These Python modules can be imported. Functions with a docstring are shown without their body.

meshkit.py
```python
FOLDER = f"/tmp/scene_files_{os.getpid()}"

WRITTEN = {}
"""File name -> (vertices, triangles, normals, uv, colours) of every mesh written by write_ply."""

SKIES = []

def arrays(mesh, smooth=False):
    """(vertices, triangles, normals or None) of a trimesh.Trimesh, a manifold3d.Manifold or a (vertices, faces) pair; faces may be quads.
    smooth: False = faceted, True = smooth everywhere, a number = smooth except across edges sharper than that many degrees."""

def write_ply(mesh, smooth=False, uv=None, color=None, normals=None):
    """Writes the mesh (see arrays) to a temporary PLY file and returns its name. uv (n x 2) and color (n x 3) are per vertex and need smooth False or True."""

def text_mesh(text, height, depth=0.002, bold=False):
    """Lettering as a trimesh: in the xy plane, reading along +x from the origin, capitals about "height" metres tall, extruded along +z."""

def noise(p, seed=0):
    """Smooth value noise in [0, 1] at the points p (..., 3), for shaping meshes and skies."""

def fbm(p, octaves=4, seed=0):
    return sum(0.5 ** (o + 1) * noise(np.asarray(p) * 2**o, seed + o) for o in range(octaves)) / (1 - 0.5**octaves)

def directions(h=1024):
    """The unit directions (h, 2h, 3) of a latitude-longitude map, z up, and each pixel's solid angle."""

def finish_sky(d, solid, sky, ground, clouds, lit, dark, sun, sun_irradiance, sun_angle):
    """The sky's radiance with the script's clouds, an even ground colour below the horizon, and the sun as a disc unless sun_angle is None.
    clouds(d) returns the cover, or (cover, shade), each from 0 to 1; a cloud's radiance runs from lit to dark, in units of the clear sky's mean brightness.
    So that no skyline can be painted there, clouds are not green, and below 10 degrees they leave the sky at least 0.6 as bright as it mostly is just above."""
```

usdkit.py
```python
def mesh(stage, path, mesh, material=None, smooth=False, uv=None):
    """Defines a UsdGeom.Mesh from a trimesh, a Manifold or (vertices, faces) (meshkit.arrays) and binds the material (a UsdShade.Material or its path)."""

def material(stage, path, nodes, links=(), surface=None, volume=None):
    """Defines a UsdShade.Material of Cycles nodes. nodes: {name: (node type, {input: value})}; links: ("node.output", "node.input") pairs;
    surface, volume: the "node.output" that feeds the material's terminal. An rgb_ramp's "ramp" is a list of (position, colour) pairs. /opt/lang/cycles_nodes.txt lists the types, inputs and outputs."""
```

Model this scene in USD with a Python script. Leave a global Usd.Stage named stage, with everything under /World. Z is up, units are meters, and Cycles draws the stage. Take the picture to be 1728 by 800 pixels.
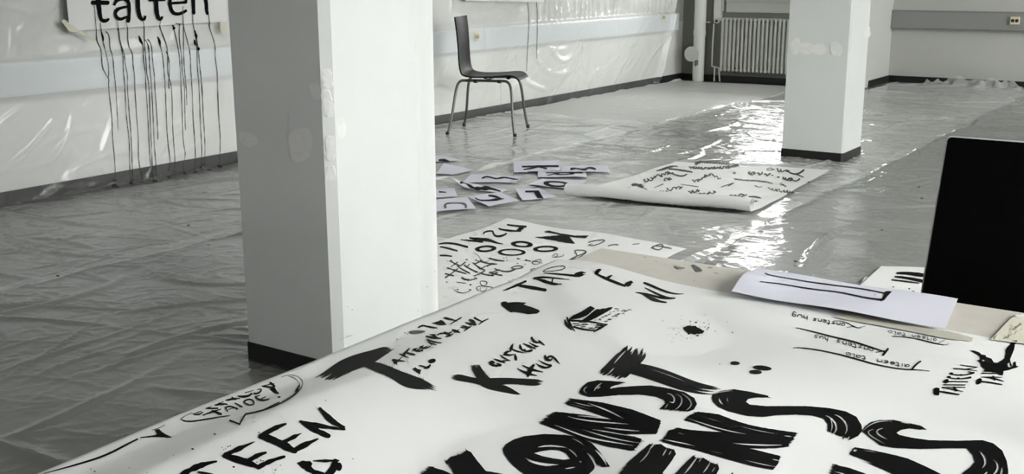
import math, random, numpy as np, trimesh, shapely, usdkit
from shapely.geometry import Polygon, LineString, Point
from shapely.ops import unary_union
from scipy.interpolate import CubicSpline
from scipy.ndimage import map_coordinates, gaussian_filter
from pxr import Usd, UsdGeom, UsdLux, UsdShade, Gf, Sdf
import meshkit

stage = Usd.Stage.CreateInMemory()
UsdGeom.SetStageUpAxis(stage, 'Z'); UsdGeom.SetStageMetersPerUnit(stage, 1.0)
W = UsdGeom.Xform.Define(stage, '/World'); stage.SetDefaultPrim(W.GetPrim())
UsdGeom.Scope.Define(stage, '/World/Looks')
rng = np.random.default_rng(7); random.seed(7)
# ------------------------------------------------------------------ camera, sky, exposure
H, FPX, YAW, PITCH, ROLL = 1.25, 1855.3, math.radians(-33.92), math.radians(13.575), math.radians(.178)
EXPOSURE, SKY = 1.88, 3.2
fwd = np.array([math.sin(YAW)*math.cos(PITCH), math.cos(YAW)*math.cos(PITCH), -math.sin(PITCH)])
r0 = np.array([math.cos(YAW), -math.sin(YAW), 0]); d0 = np.cross(fwd, r0)
right = math.cos(ROLL)*r0 + math.sin(ROLL)*d0; down = -math.sin(ROLL)*r0 + math.cos(ROLL)*d0
CAM = np.array([0, 0, H]); MC = np.array([right, down, fwd])
cam = UsdGeom.Camera.Define(stage, '/World/camera')
cam.CreateHorizontalApertureAttr(36.0); cam.CreateVerticalApertureAttr(36.0*800/1728)
cam.CreateFocalLengthAttr(36.0*FPX/1728); cam.CreateClippingRangeAttr(Gf.Vec2f(.05, 200))
cam.CreateFStopAttr(0.0); cam.CreateFocusDistanceAttr(3.0)
cam.CreateExposureAttr(EXPOSURE)
m4 = Gf.Matrix4d(*right, 0, *(-down), 0, *(-fwd), 0, *CAM, 1)
UsdGeom.Xformable(cam).AddTransformOp().Set(m4)
dome = UsdLux.DomeLight.Define(stage, '/World/sky')
dome.CreateIntensityAttr(1.0)
SKY_MAT = True
# ------------------------------------------------------------------ helpers
def lin(*c):
    c = np.array(c, float)/255.
    return tuple(np.where(c <= .04045, c/12.92, ((c+.055)/1.055)**2.4))
MATS = {}
def mat(name, nodes, links=(), surface='p.BSDF'):
    if name not in MATS:
        MATS[name] = usdkit.material(stage, '/World/Looks/'+name, nodes, links, surface=surface)
    return MATS[name]
def plain(name, col, rough=.6, metal=0., spec=.5, bump=0., bscale=40., vary=0., vscale=3., detail=4):
    n = {'p': ('principled_bsdf', {'base_color': col, 'roughness': rough, 'metallic': metal, 'specular_ior_level': spec})}
    L = []
    if vary or bump:
        n['tc'] = ('texture_coordinate', {})
    if vary:
        n['n1'] = ('noise_texture', {'scale': vscale, 'detail': detail, 'roughness': .6})
        c = np.array(col)
        n['r'] = ('rgb_ramp', {'ramp': [(.3, tuple(c*(1-vary))), (.7, tuple(np.minimum(c*(1+vary), .95)))]})
        L += [('tc.object', 'n1.vector'), ('n1.fac', 'r.fac'), ('r.color', 'p.base_color')]
    if bump:
        n['n2'] = ('noise_texture', {'scale': bscale, 'detail': 5})
        n['b'] = ('bump', {'strength': bump, 'distance': .004})
        L += [('tc.object', 'n2.vector'), ('n2.fac', 'b.height'), ('b.normal', 'p.normal')]
    return mat(name, n, L)
USED = {}
def uname(parent, name):
    k = (str(parent), name); i = USED.get(k, -1)+1; USED[k] = i
    return name if i == 0 else f'{name}_{i:03d}'
def cd(p, **kw):
    p = p.GetPrim() if hasattr(p, 'GetPrim') else p
    for k, v in kw.items():
        if v is not None: p.SetCustomDataByKey(k, v)
    return p
def P(parent): return '/World' if parent is None else str((parent.GetPrim() if hasattr(parent, 'GetPrim') else parent).GetPath())
def obj(name, mesh, m, parent=None, smooth=False, **kw):
    pp = P(parent)
    path = pp + '/' + uname(pp, name)
    q = usdkit.mesh(stage, path, mesh, m, smooth=smooth)
    q.CreateDoubleSidedAttr(True)
    return cd(q, **kw)
def thing(name, label, category, group=None, kind=None):
    x = UsdGeom.Xform.Define(stage, '/World/'+uname('/World', name))
    return cd(x, label=label, category=category, group=group, kind=kind)
def cat_(*ms): return trimesh.util.concatenate([trimesh.Trimesh(m[0], m[1], process=False) if isinstance(m, tuple) else m for m in ms])
def box(x0, x1, y0, y1, z0, z1, bev=0.):
    if bev <= 0:
        b = trimesh.creation.box((x1-x0, y1-y0, z1-z0)); b.apply_translation(((x0+x1)/2, (y0+y1)/2, (z0+z1)/2)); return b
    pts = []
    for sx in (0, 1):
        for sy in (0, 1):
            for sz in (0, 1):
                c = np.array([(x0, x1)[sx], (y0, y1)[sy], (z0, z1)[sz]]); s = np.array([1-2*sx, 1-2*sy, 1-2*sz])
                for k in range(3):
                    o = s*bev; o[k] = 0; pts.append(c+o)
    return trimesh.convex.convex_hull(np.array(pts))
def spline(pts, n=40):
    p = np.asarray(pts, float)
    if len(p) < 3:
        return p[0]+(p[-1]-p[0])*np.linspace(0, 1, n)[:, None], np.linspace(0, 1, n)
    t = np.r_[0, np.cumsum(np.maximum(np.linalg.norm(np.diff(p, axis=0), axis=1), 1e-9)**.5)]; t /= t[-1]
    return CubicSpline(t, p)(np.linspace(0, 1, n)), np.linspace(0, 1, n)
def tube(pts, r, sides=10, n=None, caps=True):
    p = np.asarray(pts, float)
    if n: p = spline(p, n)[0]
    t = np.gradient(p, axis=0); t /= np.linalg.norm(t, axis=1, keepdims=True)
    a = np.cross(t, np.where(np.abs(t[:, 2:]) < .9, [0, 0, 1.], [1., 0, 0])); a /= np.linalg.norm(a, axis=1, keepdims=True)
    for i in range(1, len(a)):
        v = a[i-1]-t[i]*np.dot(a[i-1], t[i]); a[i] = v/np.linalg.norm(v)
    b = np.cross(t, a); ang = np.arange(sides)*2*np.pi/sides
    r = np.broadcast_to(r, (len(p),))
    v = p[:, None]+r[:, None, None]*(np.cos(ang)[None, :, None]*a[:, None]+np.sin(ang)[None, :, None]*b[:, None])
    i, j = np.meshgrid(np.arange(len(p)-1), np.arange(sides), indexing='ij')
    q = np.stack([i*sides+j, i*sides+(j+1) % sides, (i+1)*sides+(j+1) % sides, (i+1)*sides+j], -1).reshape(-1, 4)
    f = np.vstack([q[:, [0, 1, 2]], q[:, [0, 2, 3]]]); v = v.reshape(-1, 3)
    if caps:
        n0 = len(v); v = np.vstack([v, p[0], p[-1]]); k = np.arange(sides)
        f = np.vstack([f, np.stack([np.full(sides, n0), (k+1) % sides, k], 1), np.stack([np.full(sides, n0+1), (len(p)-1)*sides+k, (len(p)-1)*sides+(k+1) % sides], 1)])
    return trimesh.Trimesh(v, f, process=False)
def lathe(profile, axis=2, sides=32, at=(0, 0, 0)):
    m = trimesh.creation.revolve(np.array(profile), sections=sides)
    if axis == 0: m.apply_transform(trimesh.transformations.rotation_matrix(np.pi/2, [0, 1, 0]))
    if axis == 1: m.apply_transform(trimesh.transformations.rotation_matrix(-np.pi/2, [1, 0, 0]))
    m.apply_translation(at); return m
def grid(V):
    nu, nv = V.shape[:2]
    i, j = np.meshgrid(np.arange(nu-1), np.arange(nv-1), indexing='ij')
    q = np.stack([i*nv+j, (i+1)*nv+j, (i+1)*nv+j+1, i*nv+j+1], -1).reshape(-1, 4)
    return V.reshape(-1, 3), np.vstack([q[:, [0, 1, 2]], q[:, [0, 2, 3]]])
def slab(V, t):
    """a thin sheet with real thickness: the grid V, and the same grid t lower along its normals, closed along the rim"""
    nu, nv = V.shape[:2]
    du, dv = np.gradient(V, axis=0), np.gradient(V, axis=1)
    nn = np.cross(du, dv); nn /= np.linalg.norm(nn, axis=2, keepdims=True)+1e-12
    top, f = grid(V); bot = (V-nn*t).reshape(-1, 3); N = len(top)
    idx = np.arange(N).reshape(nu, nv)
    rim = np.r_[idx[:-1, 0], idx[-1, :-1], idx[::-1, -1][:-1], idx[0, ::-1][:-1]]
    nx = np.roll(rim, -1)
    return np.vstack([top, bot]), np.vstack([f, f[:, ::-1]+N, np.stack([rim, rim+N, nx], 1), np.stack([nx, rim+N, nx+N], 1)])
# a point of the photograph, followed along its line of sight to the surface it lies on
def rays(p):
    p = np.atleast_2d(np.asarray(p, float)); d = np.stack([(p[:, 0]-864)/FPX, (p[:, 1]-400)/FPX, np.ones(len(p))], 1)@MC
    return d
def on(px, py, axis, val):
    d = rays([(px, py)])[0]; return CAM+d*(val-CAM[axis])/d[axis]
def plane(p, axis, val):
    d = rays(p); return CAM+d*((val-CAM[axis])/d[:, axis])[:, None]
def cast(p, gap, t0, t1, n=260):
    d = rays(p); T = np.linspace(t0, t1, n); out = np.full((len(d), 3), np.nan)
    for s in range(0, len(d), 2000):
        dd = d[s:s+2000]; G = gap((CAM+dd[:, None]*T[None, :, None]).reshape(-1, 3)).reshape(len(dd), n)
        hit = (G[:, 1:] < 0) & (G[:, :-1] >= 0); k = hit.argmax(1); ok = hit.any(1)
        lo, hi = T[k], T[k+1]
        for _ in range(22):
            mid = (lo+hi)/2; g = gap(CAM+dd*mid[:, None]); lo, hi = np.where(g >= 0, mid, lo), np.where(g >= 0, hi, mid)
        q = CAM+dd*lo[:, None]; q[~ok] = np.nan; out[s:s+2000] = q
    return out
# ink: outlines traced in a window of the photograph (origin, magnification), laid as flat print on the paper that carries them
class Ink:
    def __init__(s, ox=0, oy=0, k=1.): s.o, s.k, s.g, s.cut = np.array([ox, oy], float), k, [], []
    def at(s, p): return s.o+np.asarray(p, float)/s.k
    def ribbon(s, pts, w, n=None, raw=False):
        p = s.at(pts); L = np.linalg.norm(np.diff(p, axis=0), axis=1).sum()
        n = n or int(np.clip(L/2.5, 8, 90)); c, t = spline(p, n)
        w = np.interp(t, np.linspace(0, 1, len(np.atleast_1d(w))), np.atleast_1d(w))/s.k/2
        d = np.gradient(c, axis=0); d /= np.linalg.norm(d, axis=1, keepdims=True)+1e-9
        nn = np.stack([-d[:, 1], d[:, 0]], 1); return c, nn, w, t
    def _poly(s, c, nn, w):
        l, r = c+nn*w[:, None], c-nn*w[:, None]
        qs = [Polygon([l[i], l[i+1], r[i+1], r[i]]).buffer(0) for i in range(len(c)-1)]
        ds = [Point(c[i]).buffer(w[i], 5) for i in range(len(c)) if w[i] > .25]
        return unary_union([q for q in qs+ds if not q.is_empty])
    def line(s, pts, w, rough=.0):
        c, nn, w, t = s.ribbon(pts, w)
        if rough: w = w*(1+rough*gaussian_filter(rng.normal(size=len(w)), 1.0)*1.5)
        s.g.append(s._poly(c, nn, np.maximum(w, .12))); return s
    def gap(s, pts, w):
        c, nn, w, t = s.ribbon(pts, w); w = w*1.45; s.cut.append(s._poly(c, nn, w*np.sin(np.pi*np.clip(t, .04, .96))**.5)); return s
    def poly(s, pts, rough=.0, smooth=0):
        p = s.at(pts)
        if smooth:
            p = np.vstack([p, p[:1]]); tt = np.r_[0, np.cumsum(np.linalg.norm(np.diff(p, axis=0), axis=1)**.5)]
            p = CubicSpline(tt, p, bc_type='periodic')(np.linspace(0, tt[-1], 12*len(p)))[:-1]
        g = Polygon(p).buffer(0)
        if rough:
            L = g.segmentize(1.2); f = []
            for q in getattr(L, 'geoms', [L]):
                e = np.array(q.exterior.coords)[:-1]; nz = gaussian_filter(rng.normal(size=e.shape), (1.2, 0), mode='wrap')*rough*1.6
                f.append(Polygon(e+nz).buffer(0))
            g = unary_union(f)
        s.g.append(g); return s
    def ring(s, cx, cy, ax, ay, bx, by, rot=0, dx=0, dy=0):
        a = np.linspace(0, 2*np.pi, 48, endpoint=False)
        def el(x, y, rx, ry):
            q = np.stack([rx*np.cos(a), ry*np.sin(a)], 1); c, q0 = math.cos(math.radians(rot)), math.sin(math.radians(rot))
            return s.at(q@np.array([[c, q0], [-q0, c]])+[x, y])
        g = Polygon(el(cx, cy, ax, ay))
        if bx: g = g.difference(Polygon(el(cx+dx, cy+dy, bx, by)))
        s.g.append(g); return s
    def brush(s, L, R, n=14, rag=(.06, .06), miss=.0, over=1.5):
        """a stroke of a wide brush between its two edges: bristle tracks with ragged starts and ends"""
        l, r = spline(s.at(L), 60)[0], spline(s.at(R), 60)[0]
        for i in range(n):
            a = (i+.5)/n
            if rng.random() < miss: continue
            c = l+(r-l)*a; w = np.linalg.norm(r-l, axis=1)/n*over/2
            i0, i1 = int(59*rag[0]*rng.random()), 59-int(59*rag[1]*rng.random())
            c, w = c[i0:i1+1], w[i0:i1+1].copy()
            k = min(6, len(c)//3)
            if k: w[:k] *= np.linspace(.15, 1, k); w[-k:] *= np.linspace(1, .15, k)
            d = np.gradient(c, axis=0); d /= np.linalg.norm(d, axis=1, keepdims=True)+1e-9
            s.g.append(s._poly(c, np.stack([-d[:, 1], d[:, 0]], 1), w))
        return s
    def fringe(s, a, b, v, n=14, w=1.):
        """dry bristle ends standing out of the edge a-b in direction v"""
        a, b = s.at(a), s.at(b); v = np.array(v, float)/s.k
        for i in range(n):
            p = a+(b-a)*(i+rng.random())/n; e = p+v*(.3+.8*rng.random()); q = np.array([-v[1], v[0]]); q = q/np.linalg.norm(q)*w*(.5+.7*rng.random())
            s.g.append(Polygon([p-q-v*.5, p+q-v*.5, e]).buffer(0))
        return s
    def zig(s, pts, amp, w, per=None):
        """a row of small handwritten letters"""
        p, t = spline(s.at(pts), 60); L = np.linalg.norm(np.diff(p, axis=0), axis=1).sum(); per = (per or amp*1.1)/s.k
        m = max(5, int(L/per)*4); tt = np.linspace(0, 1, m); c = np.stack([np.interp(tt, t, p[:, k]) for k in (0, 1)], 1)
        c += np.stack([rng.normal(size=m)*amp*.35/s.k, np.tile([-1, .2, 1, -.1], m)[:m]*(.45+.65*rng.random(m))*amp/s.k*.5], 1)
        cc = spline(c, m*4)[0]
        s.g.append(LineString(cc).buffer(w/s.k/2*.8, 3)); return s
    FONT = dict(o=[[(.3, .6), (.06, .45), (.08, .1), (.3, 0), (.52, .15), (.5, .48), (.3, .6)]], n=[[(.02, .6), (.04, 0)], [(.04, .42), (.26, .6), (.44, .45), (.46, 0)]], s=[[(.45, .52), (.2, .6), (.08, .45), (.4, .2), (.28, 0), (.04, .06)]], t=[[(.2, 1.), (.18, .15), (.4, 0)], [(0, .66), (.46, .66)]],
        e=[[(.06, .3), (.48, .36), (.42, .56), (.2, .6), (.06, .3), (.2, .02), (.5, .1)]], h=[[(.02, 1.05), (.04, 0)], [(.04, .38), (.26, .6), (.44, .42), (.46, 0)]], u=[[(.02, .6), (.06, .12), (.25, 0), (.44, .2), (.46, .6)], [(.46, .6), (.5, 0)]], a=[[(.44, .5), (.2, .6), (.05, .3), (.2, 0), (.42, .2), (.46, .6)], [(.46, .6), (.52, 0)]],
        i=[[(.1, .6), (.12, 0)], [(.09, .84), (.11, .9)]], l=[[(.1, 1.05), (.08, .1), (.26, 0)]], g=[[(.44, .5), (.2, .6), (.06, .35), (.24, .1), (.44, .3)], [(.46, .58), (.36, -.35), (.06, -.3)]])
    WID = dict(i=.34, l=.4, t=.52)
    def text(s, pts, txt, h, w):
        """small handwriting set along a base line (tops of the letters towards +y of the window when the line runs right to left)"""
        p, t = spline(pts, 60); L = np.r_[0, np.cumsum(np.linalg.norm(np.diff(p, axis=0), axis=1))]; tot = sum(s.WID.get(c, .68) for c in txt); k = L[-1]/tot; x = 0.
        for c in txt:
            for st in s.FONT[c]:
                q = np.array(st, float)+rng.normal(size=(len(st), 2))*.03; u = np.clip((x+q[:, 0])*k, 0, L[-1]-1e-6); b = np.stack([np.interp(u, L, p[:, m]) for m in (0, 1)], 1)
                d = p[-1]-p[0]; d /= np.linalg.norm(d); s.line(b+np.array([d[1], -d[0]])*q[:, 1:2]*h, [w*.8, w*1.15, w*.8])
            x += s.WID.get(c, .68)
        return s
    def dots(s, pts, r):
        for i, q in enumerate(pts):
            rr = (r if np.isscalar(r) else r[i])/s.k
            e = Point(0, 0).buffer(1, 6); s.g.append(shapely.affinity.translate(shapely.affinity.scale(e, rr*1.25, rr*.7), *s.at(q)))
        return s
    def splat(s, c, R, n, r):
        for _ in range(n):
            a, q = rng.random()*6.28, R*(.5+rng.random()); s.dots([(c[0]+q*math.cos(a)*1.6, c[1]+q*math.sin(a)*.7)], r*(.4+rng.random()))
        return s
    def shape(s):
        g = unary_union([q.buffer(0) for q in s.g if not q.is_empty])
        if s.cut: g = g.difference(unary_union(s.cut))
        return g.simplify(.08)
def flat(gs, place, step=9., clip=None):
    """triangulates an ink outline finely enough to follow the paper and lays it there"""
    Vs, Fs, n = [], [], 0
    g = gs.shape() if isinstance(gs, Ink) else gs
    if clip is not None: g = g.intersection(clip)
    for q in getattr(g, 'geoms', [g]):
        if q.geom_type != 'Polygon' or q.area < .15: continue
        v, f = trimesh.creation.triangulate_polygon(q, engine='earcut')
        v3, f = trimesh.remesh.subdivide_to_size(np.c_[v, np.zeros(len(v))], f, step)
        Vs.append(v3[:, :2]); Fs.append(f+n); n += len(v3)
    v = place(np.vstack(Vs)); f = np.vstack(Fs)
    f = f[np.isfinite(v[f]).all((1, 2))]; v = np.where(np.isfinite(v), v, 0)
    e = np.linalg.norm(v[f]-v[f[:, [1, 2, 0]]], axis=2).max(1); f = f[e < .25]
    nz = np.cross(v[f[:, 1]]-v[f[:, 0]], v[f[:, 2]]-v[f[:, 0]]); c = v[f].mean(1)-CAM
    fl = (nz*c).sum(1) > 0; f[fl] = f[fl][:, ::-1]
    return v, f
def pieces(name, g, place, m, parent, step=7, label=None, clip=None, small=9):
    """every stroke or letter that stands apart is a part of its own, specks and hair lines stay together"""
    q = g.shape()
    if clip is not None: q = q.intersection(clip)
    qs = [p for p in getattr(q, 'geoms', [q]) if p.geom_type == 'Polygon' and p.area > .15]
    dim = lambda p: max(p.bounds[2]-p.bounds[0], p.bounds[3]-p.bounds[1])
    qs.sort(key=dim, reverse=True)
    big_ = [p for p in qs if dim(p) >= small]; rest = [p for p in qs if dim(p) < small]
    for i, p in enumerate(big_): obj(name, flat(p, place, step), m, parent, label=label if i == 0 else None)
    if rest: obj('ink_specks', flat(shapely.MultiPolygon(rest), place, step), m, parent, kind='stuff' if len(rest) > 1 else None, label=None if big_ else label)
def creases(shape, res, n, dirs, ln, wd, am, seed):
    """n folds of thin plastic: sharp ridges of random length on a grid of that cell size (dirs: list of (angle, spread, weight))"""
    g = np.random.default_rng(seed); Z = np.zeros(shape, np.float32); nx, ny = shape
    pr = np.array([d[2] for d in dirs], float); pr /= pr.sum()
    for _ in range(n):
        d = dirs[g.choice(len(dirs), p=pr)]; a = math.radians(d[0]+d[1]*g.normal()); L = ln[0]*(ln[1]/ln[0])**g.random(); w = wd[0]*(wd[1]/wd[0])**g.random(); h = am[0]*(am[1]/am[0])**g.random()
        cx, cy = g.random()*nx*res, g.random()*ny*res; bend = g.normal()*.25; asym = .5+g.random()
        R = L/2+2*w; i0, i1 = max(0, int((cx-R)/res)), min(nx, int((cx+R)/res)+1); j0, j1 = max(0, int((cy-R)/res)), min(ny, int((cy+R)/res)+1)
        if i1-i0 < 1 or j1-j0 < 1: continue
        X, Y = np.meshgrid(np.arange(i0, i1)*res-cx, np.arange(j0, j1)*res-cy, indexing='ij')
        u, v = X*math.cos(a)+Y*math.sin(a), -X*math.sin(a)+Y*math.cos(a); v = v-bend*(u*u)/L*2
        taper = np.clip(1-np.abs(2*u/L)**2.5, 0, 1)
        z = h*taper*np.clip(1-np.abs(v)/(w*np.where(v > 0, asym, 1)), 0, 1)**1.3
        Z[i0:i1, j0:j1] = np.maximum(Z[i0:i1, j0:j1], z)
    return Z
def fbm(shape, res, scale, seed, octaves=3, ridged=False):
    g = np.random.default_rng(seed); Z = np.zeros(shape)
    for o in range(octaves):
        s = scale/2**o; n = (int(shape[0]*res/s)+5, int(shape[1]*res/s)+5); C = g.normal(size=n)
        X, Y = np.meshgrid(np.arange(shape[0])*res/s+1, np.arange(shape[1])*res/s+1, indexing='ij')
        z = map_coordinates(C, [X, Y], order=3, mode='nearest')
        Z += (1-2*np.abs(z) if ridged else z)*.5**o
    return Z
class Field:
    """a height sampled on a grid, read anywhere between"""
    def __init__(s, x0, y0, res, Z): s.x0, s.y0, s.r, s.Z = x0, y0, res, Z
    def __call__(s, x, y):
        x, y = np.broadcast_arrays(np.asarray(x, float), np.asarray(y, float))
        return map_coordinates(s.Z, [((x-s.x0)/s.r).ravel(), ((y-s.y0)/s.r).ravel()], order=1, mode='nearest').reshape(x.shape)
# ------------------------------------------------------------------ materials
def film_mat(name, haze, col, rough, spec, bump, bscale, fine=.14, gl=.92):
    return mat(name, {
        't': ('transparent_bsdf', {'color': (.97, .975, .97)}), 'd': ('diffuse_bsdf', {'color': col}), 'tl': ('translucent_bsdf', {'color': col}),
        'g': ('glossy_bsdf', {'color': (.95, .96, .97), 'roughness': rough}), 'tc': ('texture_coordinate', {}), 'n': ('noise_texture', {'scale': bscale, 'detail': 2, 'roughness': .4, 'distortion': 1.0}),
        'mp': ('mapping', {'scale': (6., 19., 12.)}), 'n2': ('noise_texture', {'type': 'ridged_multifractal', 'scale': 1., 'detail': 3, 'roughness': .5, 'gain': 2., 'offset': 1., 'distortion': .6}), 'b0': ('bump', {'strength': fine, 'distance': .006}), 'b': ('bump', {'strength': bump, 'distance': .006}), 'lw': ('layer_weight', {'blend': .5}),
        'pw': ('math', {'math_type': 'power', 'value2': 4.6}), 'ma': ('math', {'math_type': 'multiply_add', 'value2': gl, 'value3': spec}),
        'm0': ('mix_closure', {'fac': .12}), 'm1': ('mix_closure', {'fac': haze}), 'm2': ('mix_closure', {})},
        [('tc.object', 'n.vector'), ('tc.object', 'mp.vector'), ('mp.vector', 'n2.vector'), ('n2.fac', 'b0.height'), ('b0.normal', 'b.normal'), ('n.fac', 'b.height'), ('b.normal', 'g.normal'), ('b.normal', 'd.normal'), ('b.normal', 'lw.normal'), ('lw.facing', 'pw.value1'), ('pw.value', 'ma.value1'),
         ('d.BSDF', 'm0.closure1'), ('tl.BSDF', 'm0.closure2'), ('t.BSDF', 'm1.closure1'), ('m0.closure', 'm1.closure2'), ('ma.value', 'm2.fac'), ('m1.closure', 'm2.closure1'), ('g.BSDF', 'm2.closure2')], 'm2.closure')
white_paint = plain('white_paint', lin(226, 229, 225), .55, bump=.05, bscale=120, vary=.02, vscale=2)
col_paint = plain('column_paint', lin(232, 235, 232), .5, bump=.06, bscale=90, vary=.015, vscale=4)
patch_mat = plain('filler_patch', lin(240, 241, 238), .8, vary=.05, vscale=30)
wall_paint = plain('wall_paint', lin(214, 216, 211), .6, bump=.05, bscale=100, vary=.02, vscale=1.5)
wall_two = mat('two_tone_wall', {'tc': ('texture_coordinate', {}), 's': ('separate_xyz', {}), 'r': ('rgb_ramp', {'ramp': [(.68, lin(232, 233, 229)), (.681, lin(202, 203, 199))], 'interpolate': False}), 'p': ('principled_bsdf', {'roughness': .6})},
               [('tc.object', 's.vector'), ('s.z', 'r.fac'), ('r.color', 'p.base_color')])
ceil_paint = plain('ceiling_paint', lin(230, 231, 227), .8)
floor_mat = plain('floor_vinyl', lin(80, 80, 77), .3, vary=.06, vscale=1.2, bump=.02)
black_skirt = plain('black_skirting', lin(24, 25, 24), .45)
duct_white = plain('duct_enamel', lin(222, 230, 236), .35)
duct_grey = plain('duct_grey', lin(150, 152, 149), .4)
ivory = plain('ivory_plastic', lin(228, 220, 190), .4)
dark_hole = plain('socket_dark', lin(45, 38, 28), .5)
rad_mat = plain('radiator_enamel', lin(205, 206, 200), .35)
pipe_mat = plain('pipe_enamel', lin(228, 229, 225), .35)
metal = plain('brushed_metal', lin(120, 122, 122), .32, metal=1.)
shell_mat = plain('black_laminate', lin(17, 18, 19), .42, spec=.3, vary=.05, vscale=8)
rubber = plain('black_rubber', lin(20, 20, 20), .7)
paper = plain('drawing_paper', lin(236, 237, 235), .62, spec=.3, vary=.012, vscale=3, bump=.015, bscale=200)
paper_thin = plain('copy_paper', lin(222, 222, 234), .6, spec=.3)
ink_mat = plain('black_ink', lin(8, 8, 8), .6, spec=.06, vary=.25, vscale=30)
ink_thin = plain('thin_ink', lin(46, 47, 46), .6, spec=.2)
ink_wash = plain('dry_brush_ink', lin(22, 23, 22), .65, spec=.12)
drip_mat = plain('drip_ink', lin(66, 67, 66), .6, spec=.2)
ink_mid = plain('grey_ink', lin(88, 90, 88), .6, spec=.2)
table_mat = plain('table_laminate', lin(206, 201, 192), .5, vary=.05, vscale=25, detail=6)
tape_mat = plain('masking_tape', lin(220, 217, 199), .6, bump=.1, bscale=150)
tape_mat2 = plain('yellowed_tape', lin(192, 190, 177), .5)
screen_mat = plain('black_screen', (.0012, .0012, .0012), .5, spec=.05)
alu = plain('aluminium_rim', lin(196, 197, 197), .4)
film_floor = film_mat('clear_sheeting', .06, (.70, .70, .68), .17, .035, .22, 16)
film_far = film_mat('milky_floor_sheeting', .58, (.90, .90, .87), .35, .02, .2, 16, .14, .35)  # added layer, pale and matte to imitate lit bare floor
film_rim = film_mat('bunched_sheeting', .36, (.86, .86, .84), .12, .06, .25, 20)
film_mid = film_mat('cloudy_sheeting', .46, (.84, .84, .81), .10, .05, .2, 16)  # part of this haze stands for stronger light on the floor
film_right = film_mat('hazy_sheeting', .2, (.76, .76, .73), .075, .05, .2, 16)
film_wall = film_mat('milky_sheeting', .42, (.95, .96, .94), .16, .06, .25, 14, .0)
glass_mat = mat('window_glass', {'t': ('transparent_bsdf', {'color': (.96, .97, .97)}), 'g': ('glossy_bsdf', {'roughness': .01}), 'f': ('fresnel', {'IOR': 1.45}), 'm': ('mix_closure', {})},
                [('f.fac', 'm.fac'), ('t.BSDF', 'm.closure1'), ('g.BSDF', 'm.closure2')], 'm.closure')
sky_mat = usdkit.material(stage, '/World/Looks/overcast_sky', {
    'tc': ('texture_coordinate', {}), 's': ('separate_xyz', {}), 'r': ('rgb_ramp', {'ramp': [(0., (.30, .31, .30)), (.46, (.34, .34, .33)), (.54, (.88, .865, .85)), (1., (1., .985, .97))]}),
    'ma': ('math', {'math_type': 'multiply_add', 'value2': .5, 'value3': .5}), 'b': ('background_shader', {'strength': SKY})},
    [('tc.generated', 's.vector'), ('s.z', 'ma.value1'), ('ma.value', 'r.fac'), ('r.color', 'b.color')], surface='b.background')
UsdShade.MaterialBindingAPI.Apply(dome.GetPrim()).Bind(sky_mat)
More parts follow.
